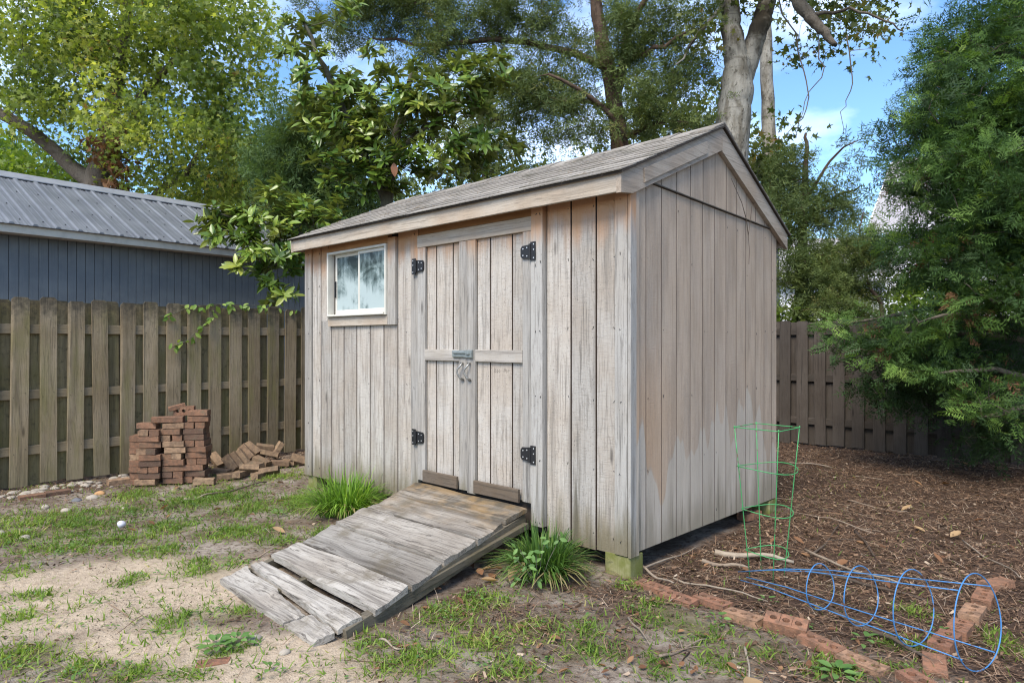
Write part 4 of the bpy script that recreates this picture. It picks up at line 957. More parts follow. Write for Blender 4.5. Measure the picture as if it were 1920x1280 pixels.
me = scatter_mesh('russet_leaf', *OVALW, np.array([p]), frames(np.array([[.1, 0, -1.0]]), np.array([[0.2, -1.0, .1]])), np.array([.19]), [.6]); me.materials.append(M['lf_mag_dead']); tag(link('russet_leaf', me, None, T.root), 'single orange brown dead leaf hanging in the crown')

# teal cedar between
T = Tree('cedar_tree', 'blue green cedar mixed in behind the magnolia, left of the shed roof', at(560, 642, 11.5)[:2], bark='bark_cedar')
T.limb([at(560, 760, 11.5), at(562, 500, 11.5), at(570, 300, 11.5), at(575, 120, 11.5)], [.12, .10, .07, .03], 8)
T.blob([(560, 230, 11.2, 60, 60, .7), (620, 290, 11, 90, 50, .7), (660, 370, 11, 80, 50, .6), (540, 330, 11.4, 60, 60, .7), (700, 250, 11.3, 70, 50, .7), (590, 420, 11, 80, 50, .6)], 150, jit=.08); T.wood_()
T.leaves(PLUME, 'lf_teal', 20, .18, .32, mode='frond', up=.5, out=.8)

# red cedar behind the shed
T = Tree('cedar_tree', 'tall dark red cedar with brown shredding trunk behind the shed ridge', at(1165, 642, 11.5)[:2], bark='bark_cedar')
T.limb([at(1172, 800, 11.5), at(1168, 500, 11.5), at(1162, 300, 11.5), at(1150, 180, 11.5), at(1132, 90, 11.4), at(1118, 0, 11.4), at(1105, -150, 11.4)], [.21, .18, .155, .14, .125, .10, .05], 10, 4, .012)
T.limb([at(1152, 190, 11.5), at(1172, 110, 11.3), at(1178, 60, 11.2), at(1220, -20, 11)], [.10, .08, .065, .04], 8, 4, .01)
T.limb([at(1178, 290, 11.2), at(1160, 240, 11), at(1110, 185, 10.8), at(1030, 138, 10.6)], [.035, .05, .045, .02], 6, 3, .006)
T.limb([at(1140, 130, 11.4), at(1050, 90, 11.4), at(930, 75, 11.6), at(800, 85, 11.9), at(700, 70, 12)], [.07, .055, .05, .035, .02], 6, 4, .02)
T.limb([at(1150, 200, 11.5), at(1060, 190, 11.4), at(960, 215, 11.4), at(880, 250, 11.5)], [.05, .04, .03, .02], 6, 4, .02)
T.limb([at(1110, -20, 11.4), at(1000, -10, 11.6), at(860, -5, 11.8), at(740, 10, 12)], [.06, .05, .04, .02], 6, 4, .02)
T.limb([at(1172, 120, 11.3), at(1230, 90, 10.8), at(1300, 60, 10.4)], [.06, .04, .02], 6, 4, .02)
T.limb([at(1165, 260, 11.5), at(1230, 230, 11), at(1300, 230, 10.6)], [.05, .035, .02], 6, 4, .02)
cb = [(1080, 200, 11.0, 70, 60, .5, 1.1), (1010, 180, 11.2, 80, 60, .6, 1.1), (1110, 255, 10.9, 80, 25, .4, 1.3), (960, 190, 11.6, 80, 60, .6, 1.0), (1180, 100, 11, 50, 60, .5), (760, 30, 12, 110, 50, .8), (650, 70, 12, 70, 40, .7, .8), (880, 40, 11.7, 120, 55, .8), (820, 100, 11.8, 100, 40, .7, .8), (1000, 40, 11.5, 90, 55, .8), (1060, 130, 11.3, 90, 60, .7, .7), (960, 130, 11.5, 90, 45, .7, .6),
      (930, 250, 11.4, 90, 50, .6, .6), (1040, 230, 11.3, 80, 50, .6, .5), (1210, 40, 11, 90, 70, .8), (1250, 150, 10.8, 90, 55, .8, .8), (1215, 225, 11, 70, 40, .7, 1.1), (1310, 60, 10.5, 40, 60, .6, .8), (1150, 60, 11.8, 60, 70, .6), (720, 0, 12, 200, 40, .8), (1000, -60, 11.5, 260, 40, .8, .5), (1290, 240, 10.8, 50, 40, .6)]
T.blob(cb, 470, jit=.12, sides=4, shell=.15, rbig=.025); T.wood_()
T.leaves(PLUME, 'lf_cedar', 15, .15, .26, mode='frond', up=.4, out=.7, droop=.15)

# pale barked big tree
T = Tree('maple_tree', 'big pale grey barked forked tree standing right behind the shed peak', at(1368, 642, 10.4)[:2], bark='bark_pale')
T.limb([at(1360, 800, 10.4), at(1364, 500, 10.4), at(1368, 300, 10.4), at(1376, 220, 10.4), at(1383, 160, 10.4), at(1380, 110, 10.4), at(1370, 50, 10.4), at(1366, -30, 10.3), at(1350, -160, 10.2)], [.36, .31, .275, .26, .245, .18, .155, .14, .11], 14, 6, .010)
T.limb([at(1388, 175, 10.42), at(1402, 120, 10.45), at(1418, 70, 10.45), at(1434, 20, 10.4), at(1446, -40, 10.3), at(1480, -160, 10)], [.15, .155, .15, .14, .125, .09], 12, 6, .008)
T.limb([at(1440, -90, 10.2), at(1480, -30, 9.8), at(1505, 15, 9.6), at(1530, 45, 9.5), at(1552, 70, 9.45), at(1568, 85, 9.4)], [.11, .10, .09, .075, .055, .025], 9, 5, .012, main='dark')
T.limb([at(1520, 30, 9.6), at(1580, 20, 9.4), at(1640, 30, 9.2), at(1700, 60, 9.1)], [.03, .022, .016, .008], 6, 4, .02, main='dark')
T.limb([at(1450, -30, 10.2), at(1500, 100, 9.8), at(1510, 200, 9.7), at(1470, 260, 9.7)], [.012, .010, .008, .004], 5, 4, .02, main='dark')
T.limb([at(1520, 40, 9.6), at(1540, 130, 9.5), at(1510, 190, 9.5), at(1490, 260, 9.5)], [.010, .008, .006, .004], 5, 4, .02, main='dark')
T.limb([at(1590, 60, 9.4), at(1598, 140, 9.3), at(1585, 200, 9.3), at(1580, 250, 9.3)], [.010, .008, .005, .003], 4, 4, .02, main='dark')
T.limb([at(1366, 0, 10.3), at(1310, 60, 10), at(1270, 120, 9.9)], [.04, .025, .01], 6, 4, .02)
T.blob([(1590, 15, 10.2, 90, 35, .5, 1.2), (1490, 90, 10.2, 45, 30, .4), (1625, 45, 9.8, 60, 35, .5, 1.1), (1550, 105, 10, 50, 18, .3, 1.2), (1640, 105, 9.6, 30, 12, .3, .8), (1495, 230, 9.6, 40, 30, .4, .5), (1310, 50, 10, 40, 60, .5), (1500, -60, 9.8, 240, 50, 1.2, .8)], 150, jit=.14, shell=.2, rbig=.014, rmin=.004); T.wood_()
T.leaves(STAR, 'lf_syc', 16, .16, .105, up=.35, droop=.5)
# slim trunk with vine
T = Tree('slim_tree', 'slim straight grey trunk wrapped in dry vine behind the big pale tree', at(1440, 642, 13)[:2], bark='bark_pale')
T.limb([at(1446, 760, 13), at(1446, 500, 13), at(1443, 300, 13), at(1438, 150, 13), at(1432, 0, 13), at(1428, -120, 13)], [.17, .15, .135, .12, .11, .08], 9, 4, .012)
T.blob([(1440, 330, 12.7, 60, 70, .4), (1425, 300, 12.6, 45, 40, .3), (1470, 400, 12.4, 40, 60, .4)], 130, jit=.3, shell=.1, rbig=.012, rmin=.005); T.wood_('vine_stems')
T.leaves(STAR, 'lf_syc', 8, .16, .13, up=.3, tint=(.3, 1.0))

# dark cedars beyond the right fence
T = Tree('cedar_tree', 'dark evergreen crowding behind the rear corner of the shed', at(1500, 642, 10.6)[:2], bark='bark_cedar')
T.limb([at(1502, 800, 10.6), at(1502, 560, 10.6), at(1506, 400, 10.5), at(1512, 300, 10.5), at(1510, 250, 10.5)], [.10, .09, .07, .04, .02], 8, 4, .01)
T.limb([at(1508, 420, 10.5), at(1560, 370, 10.2), at(1610, 350, 10)], [.035, .025, .012], 5, 4, .02)
T.limb([at(1508, 380, 10.5), at(1560, 300, 10.2), at(1600, 265, 10)], [.03, .02, .010], 5, 4, .02)
T.blob([(1490, 330, 10.5, 50, 50, .5), (1480, 420, 10.2, 45, 60, .5), (1540, 390, 10.3, 60, 45, .5), (1500, 500, 10, 55, 50, .5), (1570, 470, 10, 45, 35, .4, .6), (1590, 330, 10, 45, 35, .35, .5), (1520, 570, 9.8, 70, 28, .4), (1600, 400, 10, 40, 40, .4, .5), (1600, 270, 10, 30, 15, .3, .5), (1560, 520, 9.9, 90, 45, .4, 1.0), (1640, 540, 9.8, 60, 40, .35, .7)], 185, jit=.12, shell=.15, rbig=.02); T.wood_()
T.leaves(PLUME, 'lf_cedar', 12, .14, .25, mode='frond', up=.4, out=.7)
T = Tree('cedar_sapling', 'thin bare-stemmed cedar sapling leaning in front of the white house', at(1650, 642, 9.3)[:2], bark='bark_cedar')
T.limb([at(1660, 800, 9.3), at(1655, 590, 9.3), at(1635, 545, 9.3), at(1616, 500, 9.3), at(1612, 440, 9.3), at(1620, 395, 9.3)], [.03, .028, .024, .018, .012, .006], 6, 4, .006)
T.blob([(1612, 460, 9.3, 45, 45, .3), (1580, 520, 9.3, 50, 25, .3), (1650, 480, 9.3, 30, 30, .3), (1560, 570, 9.2, 60, 22, .3), (1600, 590, 9.1, 60, 16, .3)], 90, jit=.1, rbig=.01, rmin=.004, shell=.1); T.wood_()
T.leaves(PLUME, 'lf_cedar', 16, .08, .16, mode='frond', up=.4, out=.8, tint=(.2, 1.0))
T = Tree('bush', 'bright yellow green bush peeping over the grey fence beneath the evergreen', at(1725, 642, 10.5)[:2], cat='bush', bark='bark_green')
T.limb([at(1725, 800, 10.5), at(1725, 620, 10.5), at(1735, 560, 10.5)], [.04, .035, .02], 6)
T.blob([(1730, 555, 10.5, 60, 40, .5), (1690, 600, 10.3, 60, 25, .4), (1600, 600, 10.4, 80, 18, .3), (1500, 590, 10, 50, 18, .3)], 110); T.wood_(); T.leaves(OVALW, 'lf_bush', 26, .12, .085, up=.5)

# leyland cypress on the right
T = Tree('cypress_tree', 'big feathery green cypress overhanging the fence at the right edge', (5.55, 6.35), bark='bark_brown')
tb = np.array((5.55, 6.35, 0))
T.limb([tb + (0, 0, -.1), tb + (0, 0, 1.2), tb + (-.03, .02, 2.6), tb + (.0, .05, 4.0), tb + (0, .05, 6.0)], [.18, .16, .13, .10, .04], 9, 5, .01)
for (px, py, D, z0) in [(1790, 250, 6.5, 2.6), (1700, 320, 6.5, 2.3), (1820, 80, 6.6, 3.6), (1780, 470, 6.5, 1.7), (1850, 560, 6.0, 1.3), (1690, 620, 6.8, 1.2), (1760, 700, 6.3, .9), (1870, 350, 5.9, 2.0), (1850, 780, 6.2, .7), (1740, 590, 6.2, 1.3), (1580, 610, 7.4, 1.7), (1640, 660, 7.0, 1.5)]:
    e = at(px, py, D); a = tb + (0, 0, z0); mdl = (a + e) / 2 + (0, 0, .12)
    T.limb([a, mdl, e], [.045, .03, .012], 6, 4, .015)
cy = [(1860, 60, 6.7, 110, 80, .8), (1790, 130, 6.6, 70, 60, .6), (1830, 210, 6.5, 130, 70, .8, 1.1), (1740, 260, 6.5, 70, 55, .5), (1770, 330, 6.5, 120, 60, .7, 1.1), (1900, 320, 6.1, 80, 80, .6), (1870, 430, 6.1, 110, 80, .7, 1.1), (1760, 420, 6.6, 90, 50, .6), (1690, 335, 6.6, 45, 22, .3, .7), (1680, 220, 6.6, 35, 25, .3, .6), (1780, 500, 6.5, 100, 50, .6),
      (1870, 560, 6.1, 90, 60, .6), (1760, 610, 6.4, 80, 40, .5, .8), (1640, 630, 7.0, 70, 26, .4, .8), (1700, 680, 6.7, 70, 35, .4, .7), (1800, 690, 6.3, 90, 50, .5, .6), (1880, 740, 6.1, 60, 70, .5, .3), (1570, 620, 7.4, 45, 18, .3, .7), (1740, 460, 6.6, 60, 40, .5), (1960, 300, 6.3, 120, 320, 1.0, .5), (1560, 600, 7.5, 70, 20, .25, 1.2), (1630, 645, 7.2, 80, 28, .3, 1.1), (1700, 730, 6.9, 60, 35, .35, .7), (1720, 660, 6.8, 80, 40, .4, .8)]
T.blob(cy, 500, jit=.10, sides=4, shell=.2, rbig=.02, rmin=.005); outer = list(T.cl); T.cl = []
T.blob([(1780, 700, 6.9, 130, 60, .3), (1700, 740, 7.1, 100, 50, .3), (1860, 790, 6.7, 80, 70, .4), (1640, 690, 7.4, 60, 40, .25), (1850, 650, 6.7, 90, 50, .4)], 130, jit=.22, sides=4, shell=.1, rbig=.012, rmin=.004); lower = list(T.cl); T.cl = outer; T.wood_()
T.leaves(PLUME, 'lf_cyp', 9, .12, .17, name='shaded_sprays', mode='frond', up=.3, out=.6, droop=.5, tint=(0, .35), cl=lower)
T.leaves(FROND, 'lf_cyp', 14, .105, .165, mode='frond', up=.5, out=.8, droop=.25, tint=(0, 1.0), sizevar=.5)
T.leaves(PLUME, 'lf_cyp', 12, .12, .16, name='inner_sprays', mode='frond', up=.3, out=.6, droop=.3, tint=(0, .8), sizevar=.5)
inner = [c for c in T.cl if rng.random() < .16 and c[0][2] < 3.2]
T.leaves(PLUME, 'lf_brown', 4, .10, .13, name='dead_sprays', mode='frond', up=.3, out=.5, droop=.5, tint=(0, .6), cl=inner)
dl2_ = [(at(px, py, D) + rng.normal(0, .05, 3), np.array((-.3, 0, -1.0))) for px, py, D in [(1800, 575, 6.1), (1812, 590, 6.1), (1850, 575, 6.1), (1832, 620, 6.1), (1650, 670, 6.8)]]
T.leaves(FROND, 'lf_brown', 10, .05, .12, name='dead_sprays', mode='frond', up=.4, cl=dl2_)

T = Tree('cypress_tree', 'added feathery cypress out of view at the far right, shading the mulch bed', (6.6, 3.9), bark='bark_brown')  # added outside the view to block sky light and darken the bed
T.limb([(6.6, 3.9, -.1), (6.6, 3.9, 2), (6.55, 3.9, 4), (6.5, 3.9, 6)], [.17, .14, .10, .04], 8)
tp = [(np.array((6.5, 3.9, 0)) + np.array((rng.normal(0, .75) * (1 - .1 * z), rng.normal(0, .75) * (1 - .1 * z), z))) for z in rng.uniform(.9, 6, 170)]
for p in tp:
    a = np.array((6.57, 3.9, p[2] - .25)); T.br.tube([a - T.base, (a + p) / 2 - T.base + (0, 0, .08), p - T.base], [.02, .014, .006], 4, cap=False); T.cl.append((p, unit(p - a)))
T.wood_(); T.leaves(FROND, 'lf_cyp', 16, .15, .30, mode='frond', up=.5, out=.8, droop=.25)

# ------------------------------------------------------------------ vine on the fence
vine = empty('vine', (at(420, 642, 7.6)[0], at(420, 642, 7.6)[1], 0)); tag(vine, 'lime green creeper trailing over the top of the brown fence', 'vine')
vb = np.array(vine.location)
def fpt(px, py, off=-.05):                    # on the near face of the left fence
    k = (px - 960) / 1247; ox, oy = -4.61 - math.sin(FD_) * off, 6.39 + math.cos(FD_) * off; cx, cy = math.cos(FD_), math.sin(FD_)
    a_ = (k * oy - ox) / (cx - k * cy); D = oy + a_ * cy; return np.array((ox + a_ * cx, D, CAMH - (py - 642) / 1247 * D))
runs = [[(300, 592), (320, 592), (345, 578), (375, 574), (402, 572), (430, 572), (455, 575), (480, 574), (505, 572)], [(402, 574), (400, 590), (385, 605), (370, 620), (352, 635), (335, 648), (314, 653)], [(430, 572), (470, 582), (520, 575), (560, 585)]]
vs_ = MB(); lp = []; ld = []
for r_ in runs:
    pts = [fpt(x, y) + rng.normal(0, .008, 3) for x, y in r_]; vs_.tube([p - vb for p in pts], .0035, 5)
    for i in range(len(pts) - 1):
        for k in range(4):
            lp.append(pts[i] + (pts[i + 1] - pts[i]) * rng.random() + rng.normal(0, .012, 3)); ld.append(unit(rng.normal(0, .6, 3) + np.array((0, -.3, -.5))))
vs_.build('vine_stem', M['bark_green'], vine)
Rm = frames(np.array(ld), unit(rng.normal(0, .5, (len(lp), 3)) + np.array((.4, -.6, .8))))
bases = []
for q in range(4):
    me = scatter_mesh('leaf', *OVALW, np.zeros((1, 3)), np.eye(3)[None], np.ones(1), [.1 + .27 * q]); me.materials.append(M['lf_vine']); bases.append(me)
def leaf_obj(parent, me, p, Rm_, s, name='leaf'):
    o = bpy.data.objects.new(name, me); C.objects.link(o); o.parent = parent
    o.matrix_local = Matrix([list(Rm_[0]) + [p[0]], list(Rm_[1]) + [p[1]], list(Rm_[2]) + [p[2]], [0, 0, 0, 1]]) @ Matrix.Diagonal((s, s, s, 1)); return o
for i in range(len(lp)): leaf_obj(vine, bases[i % 4], lp[i] - vb, Rm[i], random.uniform(.06, .10))

# ------------------------------------------------------------------ bricks
def brick_mesh(holes):
    import bmesh
    L, Wd, Hh = .194, .092, .057
    if not holes:
        b = MB(); b.board(-L / 2, L / 2, -Wd / 2, Wd / 2, 0, Hh, axis='x', ch=.004); return b.mesh('brick')
    b = MB(); n = 10; r_ = .018; cx = [-.057, 0, .057]
    # top and bottom faces as cells round each hole, walls, hole walls
    xs_ = [-L / 2, -.0285, .0285, L / 2]
    for z in (0, Hh):
        for k in range(3):
            x0, x1 = xs_[k], xs_[k + 1]; sq = [(x1, 0), (x1, Wd / 2), (cx[k], Wd / 2), (x0, Wd / 2), (x0, 0), (x0, -Wd / 2), (cx[k], -Wd / 2), (x1, -Wd / 2)]
            hole = [(cx[k] + r_ * math.cos(R(45 * i)), r_ * math.sin(R(45 * i))) for i in range(8)]
            b.add([(x, y, z) for x, y in sq] + [(x, y, z) for x, y in hole], [(i, (i + 1) % 8, 8 + (i + 1) % 8, 8 + i) for i in range(8)])
    for k in range(3):
        hole = [(cx[k] + r_ * math.cos(R(45 * i)), r_ * math.sin(R(45 * i))) for i in range(8)]
        b.add([(x, y, 0) for x, y in hole] + [(x, y, Hh) for x, y in hole], [(i, (i + 1) % 8, 8 + (i + 1) % 8, 8 + i) for i in range(8)])
    c = [(-L / 2, -Wd / 2), (L / 2, -Wd / 2), (L / 2, Wd / 2), (-L / 2, Wd / 2)]
    b.add([(x, y, 0) for x, y in c] + [(x, y, Hh) for x, y in c], [(i, (i + 1) % 4, 4 + (i + 1) % 4, 4 + i) for i in range(4)])
    return b.mesh('brick')
BM = {}
for mt in ('brick', 'brick_heap', 'brick_border'):
    for h in (0, 1):
        BM[mt, h] = []
        for q in range(5):
            m = brick_mesh(h); rr = random.Random(q * 7 + h)
            for v in m.vertices:
                c = v.co; corner = rr.random() < .16
                c.x *= 1 - (.10 if corner else 0) * rr.random() + rr.uniform(-.012, .012); c.y *= 1 - (.14 if corner else 0) * rr.random() + rr.uniform(-.02, .02); c.z += rr.uniform(-.002, .002)
            m.materials.append(M[mt]); BM[mt, h].append(m)
def brick_at(loc, rot, label, group, mt='brick', holes=0, sc=1.0):
    o = bpy.data.objects.new('brick', random.choice(BM[mt, holes])); C.objects.link(o); o.location = loc; o.rotation_euler = rot; o.scale = (sc, sc, sc)
    tag(o, label, 'brick', group); return o
SB = gr(325, 905); sa = R(8.0)
def stk(u, v): return np.array((SB[0] + u * math.cos(sa) - v * math.sin(sa), SB[1] + u * math.sin(sa) + v * math.cos(sa)))
GS = 'bricks in the tall stack by the fence'
ords = ['bottom', 'second', 'third', 'fourth', 'fifth', 'sixth', 'seventh', 'eighth', 'ninth', 'tenth', 'eleventh']
for ci, (cname, u0, nmax, fwd) in enumerate([('left', -.198, 9, -.05), ('middle', .005, 10, 0), ('right', .206, 10, .03)]):
    for k in range(nmax):
        z = k * .0605; jx = random.uniform(-.024, .024) + (.012 * k if ci == 0 and k < 3 else 0); jy = random.uniform(-.01, .012)
        head = (k + ci) % 3 == 2
        if ci == 0 and k < 3: jx -= .03
        rows = [('front', 0), ('rear', 1)]
        for rn, rv in rows:
            if head: p = stk(u0 + (-.049 if rv == 0 else .049) + jx, .05 + jy + fwd); ro = (0, 0, sa + R(90 + random.uniform(-4, 4))); lab = f'end-on brick, {ords[k]} course, {cname} column of the brick stack, {"left" if rv == 0 else "right"} one'
            else: p = stk(u0 + jx, rv * .099 + jy + fwd); ro = (0, 0, sa + R(random.uniform(-7, 7))); lab = f'red brown brick, {ords[k]} course of the {cname} column in the brick stack, {rn} row'
            brick_at((p[0], p[1], z), ro, lab, GS)
# narrow bricks seen end-on along the stack's left side, and the ones tossed on top
for k in range(8):
    p = stk(-.36 + random.uniform(-.01, .01) + (.012 * (k > 2)), .06 + random.uniform(-.01, .01)); brick_at((p[0], p[1], k * .0605), (0, 0, sa + R(90 + random.uniform(-3, 3))), f'end-on brick, {ords[k]} course at the outer left side of the brick stack', GS)
p = stk(.0, -.0); brick_at((p[0], p[1], 10 * .0605 + .002), (0, 0, sa + R(4)), 'brown brick lying under the upright holed brick on the stack', GS)
p = stk(.09, .12); brick_at((p[0], p[1] - .03, 10 * .0605 + .097 + .0605 * 0 + .012), (R(90), 0, sa), 'upright brick showing three round holes on top of the brick stack', GS, holes=1)
p = stk(.235, .03); brick_at((p[0], p[1], 10 * .0605), (0, 0, sa + R(3)), 'brown brick on the top right of the brick stack, lower of two', GS)
p = stk(.235, .03); brick_at((p[0], p[1], 11 * .0605), (0, 0, sa + R(-5)), 'red brick topmost on the right side of the brick stack', GS)
p = stk(-.24, .02); brick_at((p[0], p[1], 9 * .0605 + .001), (0, 0, sa + R(-10)), 'grey brown brick slightly askew, topmost on the left column of the brick stack', GS)
p = stk(-.10, .0); brick_at((p[0], p[1], 9 * .0605 + .0615), (0, 0, sa + R(12)), 'red brick set back between the left and middle columns atop the stack', GS)
p = stk(.02, .06); brick_at((p[0], p[1], 11 * .0605 + .062), (0, R(-14), sa + R(20)), 'thin tilted brick lying crooked on the very top of the stack', GS, sc=.8)
# tumbled heap
GH = 'bricks in the tumbled heap beside the stack'
heap = [(383, 904, 6.60, 0, 0, 12, 'pale tan brick lying flat in front of the stack, nearest the camera'), (425, 895, 6.85, 0, 0, 28, 'pale tan brick lying flat with a light top, right of the front one'),
        (414, 886, 7.05, 0, 4, -8, 'long pale chipped brick lying behind the two flat tan bricks'), (406, 862, 7.35, 20, 35, -30, 'brown brick leaning down beside the foot of the stack'),
        (432, 868, 7.15, 70, 45, -20, 'first brick of the leaning row in the heap, nearest the stack'), (443, 863, 7.2, 70, 45, -20, 'second brick of the leaning row in the heap'), (454, 858, 7.25, 70, 45, -20, 'third brick of the leaning row in the heap'),
        (462, 848, 7.35, 65, 42, -20, 'long brick sloping over the top of the leaning row'), (473, 841, 7.5, 20, 32, -15, 'long dark brick topmost of the heap, sloping right'), (491, 864, 7.3, 0, 18, -20, 'dark brick sloping down in the middle of the heap'),
        (497, 838, 7.6, 8, 10, 20, 'brown brick perched at the back of the heap with a shadowed gap below'), (520, 843, 7.6, 10, -58, 25, 'brick tipped up on end at the right end of the heap'), (506, 850, 7.5, -15, 14, 10, 'brown brick under the perched one in the heap'),
        (468, 878, 6.95, -35, 6, 12, 'broad pale brick propped at the front of the heap'), (505, 882, 6.95, -28, -8, 8, 'tan brick propped over its edge at the front right of the heap'), (487, 890, 6.9, 0, 0, 75, 'brick end poking out under the propped front bricks'),
        (525, 868, 7.4, 0, 5, 20, 'reddish brown brick lying low near the shed corner'), (541, 866, 7.5, 0, 0, -15, 'brick lying flat by the shed corner behind the reddish one'), (562, 862, 7.5, 60, 20, 20, 'square-looking brick standing on edge beside the shed corner'),
        (450, 871, 7.45, 0, 0, 70, 'dark brick buried under the leaning row'), (470, 868, 7.5, 0, 0, 10, 'dark brick under the long sloping one'), (495, 868, 7.6, 0, 0, 0, 'dark brick at the foot of the perched one'), (515, 866, 7.6, 0, 0, 40, 'dark brick at the foot of the tipped one'), (480, 856, 7.65, 0, 0, 25, 'dark brick in the second layer at the back of the heap'),
        (452, 887, 6.9, 0, 0, 80, 'dull brick end under the broad pale one'), (478, 872, 7.1, 10, 0, -30, 'brown brick wedged between the propped ones and the leaning row')]
for px, py, D, rx, ry, rz, lab in heap:
    p = at(px, py, D); Rt = Matrix.Rotation(R(rz), 3, 'Z') @ Matrix.Rotation(R(ry), 3, 'Y') @ Matrix.Rotation(R(rx), 3, 'X'); lo = min((Rt @ Vector((sx * .097, sy * .046, sz)))[2] for sx in (-1, 1) for sy in (-1, 1) for sz in (-.0285, .0285))
    c = Vector((p[0], p[1], max(p[2], -lo - .004))); o = c - Rt @ Vector((0, 0, .0285))
    brick_at(o, (R(rx), R(ry), R(rz)), lab, GH, 'brick_heap')
# border of holed bricks
GB = 'holed bricks edging the bare bed'
def ends(a, b_, z=.035):
    p, q = gr(*a, z), gr(*b_, z); return (p + q) / 2, math.atan2(q[1] - p[1], q[0] - p[0])
row = [((1188, 1080), (1260, 1104), 0, 0), ((1246, 1104), (1301, 1122), 3, 2), ((1306, 1108), (1368, 1130), 0, 0), ((1362, 1135), (1430, 1158), 0, -2), ((1440, 1162), (1508, 1176), 14, 3), ((1504, 1182), (1578, 1212), 0, 3), ((1576, 1216), (1660, 1250), 0, 0), ((1698, 1252), (1765, 1290), 0, 2)]
nm = ['first', 'second', 'third', 'fourth', 'fifth, tipped up', 'sixth', 'seventh', 'last']
for (ea, eb, rx, ry), w_ in zip(row, nm):
    p, a_ = ends(ea, eb); brick_at((p[0], p[1], -.033 + (.036 if rx > 5 else 0)), (R(rx), R(ry), a_), f'holed orange brick, {w_} in the border row counted from the shed post', GB, 'brick_border', 1)
row = [((1853, 1098), (1836, 1126)), ((1833, 1128), (1813, 1154)), ((1810, 1156), (1788, 1183)), ((1784, 1180), (1758, 1206))]
for (ea, eb), w_ in zip(row, ['farthest', 'second farthest', 'second nearest', 'nearest']):
    p, a_ = ends(ea, eb); brick_at((p[0], p[1], -.026), (0, R(random.uniform(-3, 3)), a_), f'holed orange brick inside the blue cage line, {w_} from the camera', GB, 'brick_border', 1)
p = gr(1868, 1100); brick_at((p[0], p[1], -.02), (0, 0, R(20)), 'plain brick lying crosswise at the far end of the right-hand brick line', GB, 'brick_border', 0)
p = gr(1752, 1250); brick_at((p[0], p[1], -.035), (0, 0, R(60)), 'half buried brick between the blue cage and the last border brick', GB, 'brick_border', 0)
p = gr(1405, 972); brick_at((p[0], p[1], 0), (0, 0, R(35)), 'red brick lying under the rear edge of the shed side wall', None, 'brick_border', 1)
for px, py, rz, lab in [(60, 936, 47, 'dark red brick edging the fence foot, nearest the left side'), (108, 928, 47, 'dull brown brick edging the fence foot, half buried'), (222, 906, 47, 'orange red brick edging the fence foot near the stack')]:
    p = gr(px, py); brick_at((p[0], p[1], -.012), (0, 0, R(rz)), lab, 'bricks edging the fence foot', 'brick', 0)
p = gr(400, 1237); brick_at((p[0], p[1], -.045), (R(5), 0, R(15)), 'broken red brick bit sunk in the sand by the broadleaf weed', None, 'brick_border', 0, .7)

# ------------------------------------------------------------------ stones
def stone_mesh(seed):
    import bmesh
    bm = bmesh.new(); bmesh.ops.create_icosphere(bm, subdivisions=2, radius=1.0); rr = random.Random(seed); k = [rr.uniform(0, 6) for _ in range(6)]
    for v in bm.verts:
        c = v.co; c *= 1 + .12 * math.sin(c.x * 2.3 + k[0]) * math.sin(c.y * 2.1 + k[1]) + .10 * math.sin(c.z * 3 + k[2] + c.x)
    me = bpy.data.meshes.new('stone'); bm.to_mesh(me); bm.free(); me.polygons.foreach_set('use_smooth', [True] * len(me.polygons)); return me
SM = [stone_mesh(i) for i in range(4)]
for m in SM: m.materials.append(M['stone'])
def stone_at(p, s, me, label, group=None):
    o = bpy.data.objects.new('stone', me); C.objects.link(o); o.location = p; o.scale = s; o.rotation_euler = (0, 0, random.uniform(0, 6)); tag(o, label, 'stone', group)
for i in range(58):
    u = random.random(); px = 2 + 235 * u; py = 934 - 36 * u + random.uniform(-6, 9); p = gr(px, py); s = random.uniform(.015, .038)
    if i < 8: p = gr(160 + random.uniform(-18, 30), 908 + random.uniform(-5, 8))
    stone_at((p[0], p[1], s * .10 + gheight(p[0], p[1])), (s * 1.5, s, s * .6), SM[i % 4], f'small pale {["rounded", "lumpy", "flattish", "oblong"][i % 4]} stone {["nearest the left edge", "beside the dark red edging brick", "between the edging bricks", "in the thick of the pale stones", "toward the brick stack"][4 if i >= 8 and u > .75 else (3 if i < 8 else int(u * 4) % 3)]} at the fence foot', 'pale stones along the fence foot')
for px, py, s, mt, lab in [(174, 932, .04, 'stone', 'largest smooth pale oval stone lying out on the soil by the fence'), (188, 924, .035, 'stone_tan', 'orange tan stone beside the largest pale stone'), (143, 938, .035, 'stone_dark', 'dark grey stone in the grass near the fence'), (176, 962 - 30, .0, None, None),
                           (85, 952, .03, 'stone', 'pale stone in the grass below the fence bricks'), (122, 957, .03, 'stone', 'pale stone in the grass nearest the white ball'), (2, 1000, .03, 'stone', 'white stone at the left edge in the grass'), (48, 1003, .03, 'stone', 'flat pale stone in the grass patch near the left edge'),
                           (478, 1197, .025, 'stone', 'white pebble on sand beside the ramp foot, nearer the weed'), (533, 1225, .02, 'stone', 'white pebble on sand below the ramp corner'), (233, 950, .022, 'stone', 'small tan pebble on bare soil left of the bricks')]:
    if not mt: continue
    m = SM[0].copy(); m.materials.clear(); m.materials.append(M[mt]); p = gr(px, py); stone_at((p[0], p[1], s * .2 + gheight(p[0], p[1])), (s * 1.4, s, s * .75), m, lab)
me = stone_mesh(9); me.materials.append(M['white_ball']); p = gr(228, 990); o = link('ball', me, None, None, (p[0], p[1], .03)); o.scale = (.028, .028, .03); tag(o, 'small scuffed white ball lying in the grass', 'ball')

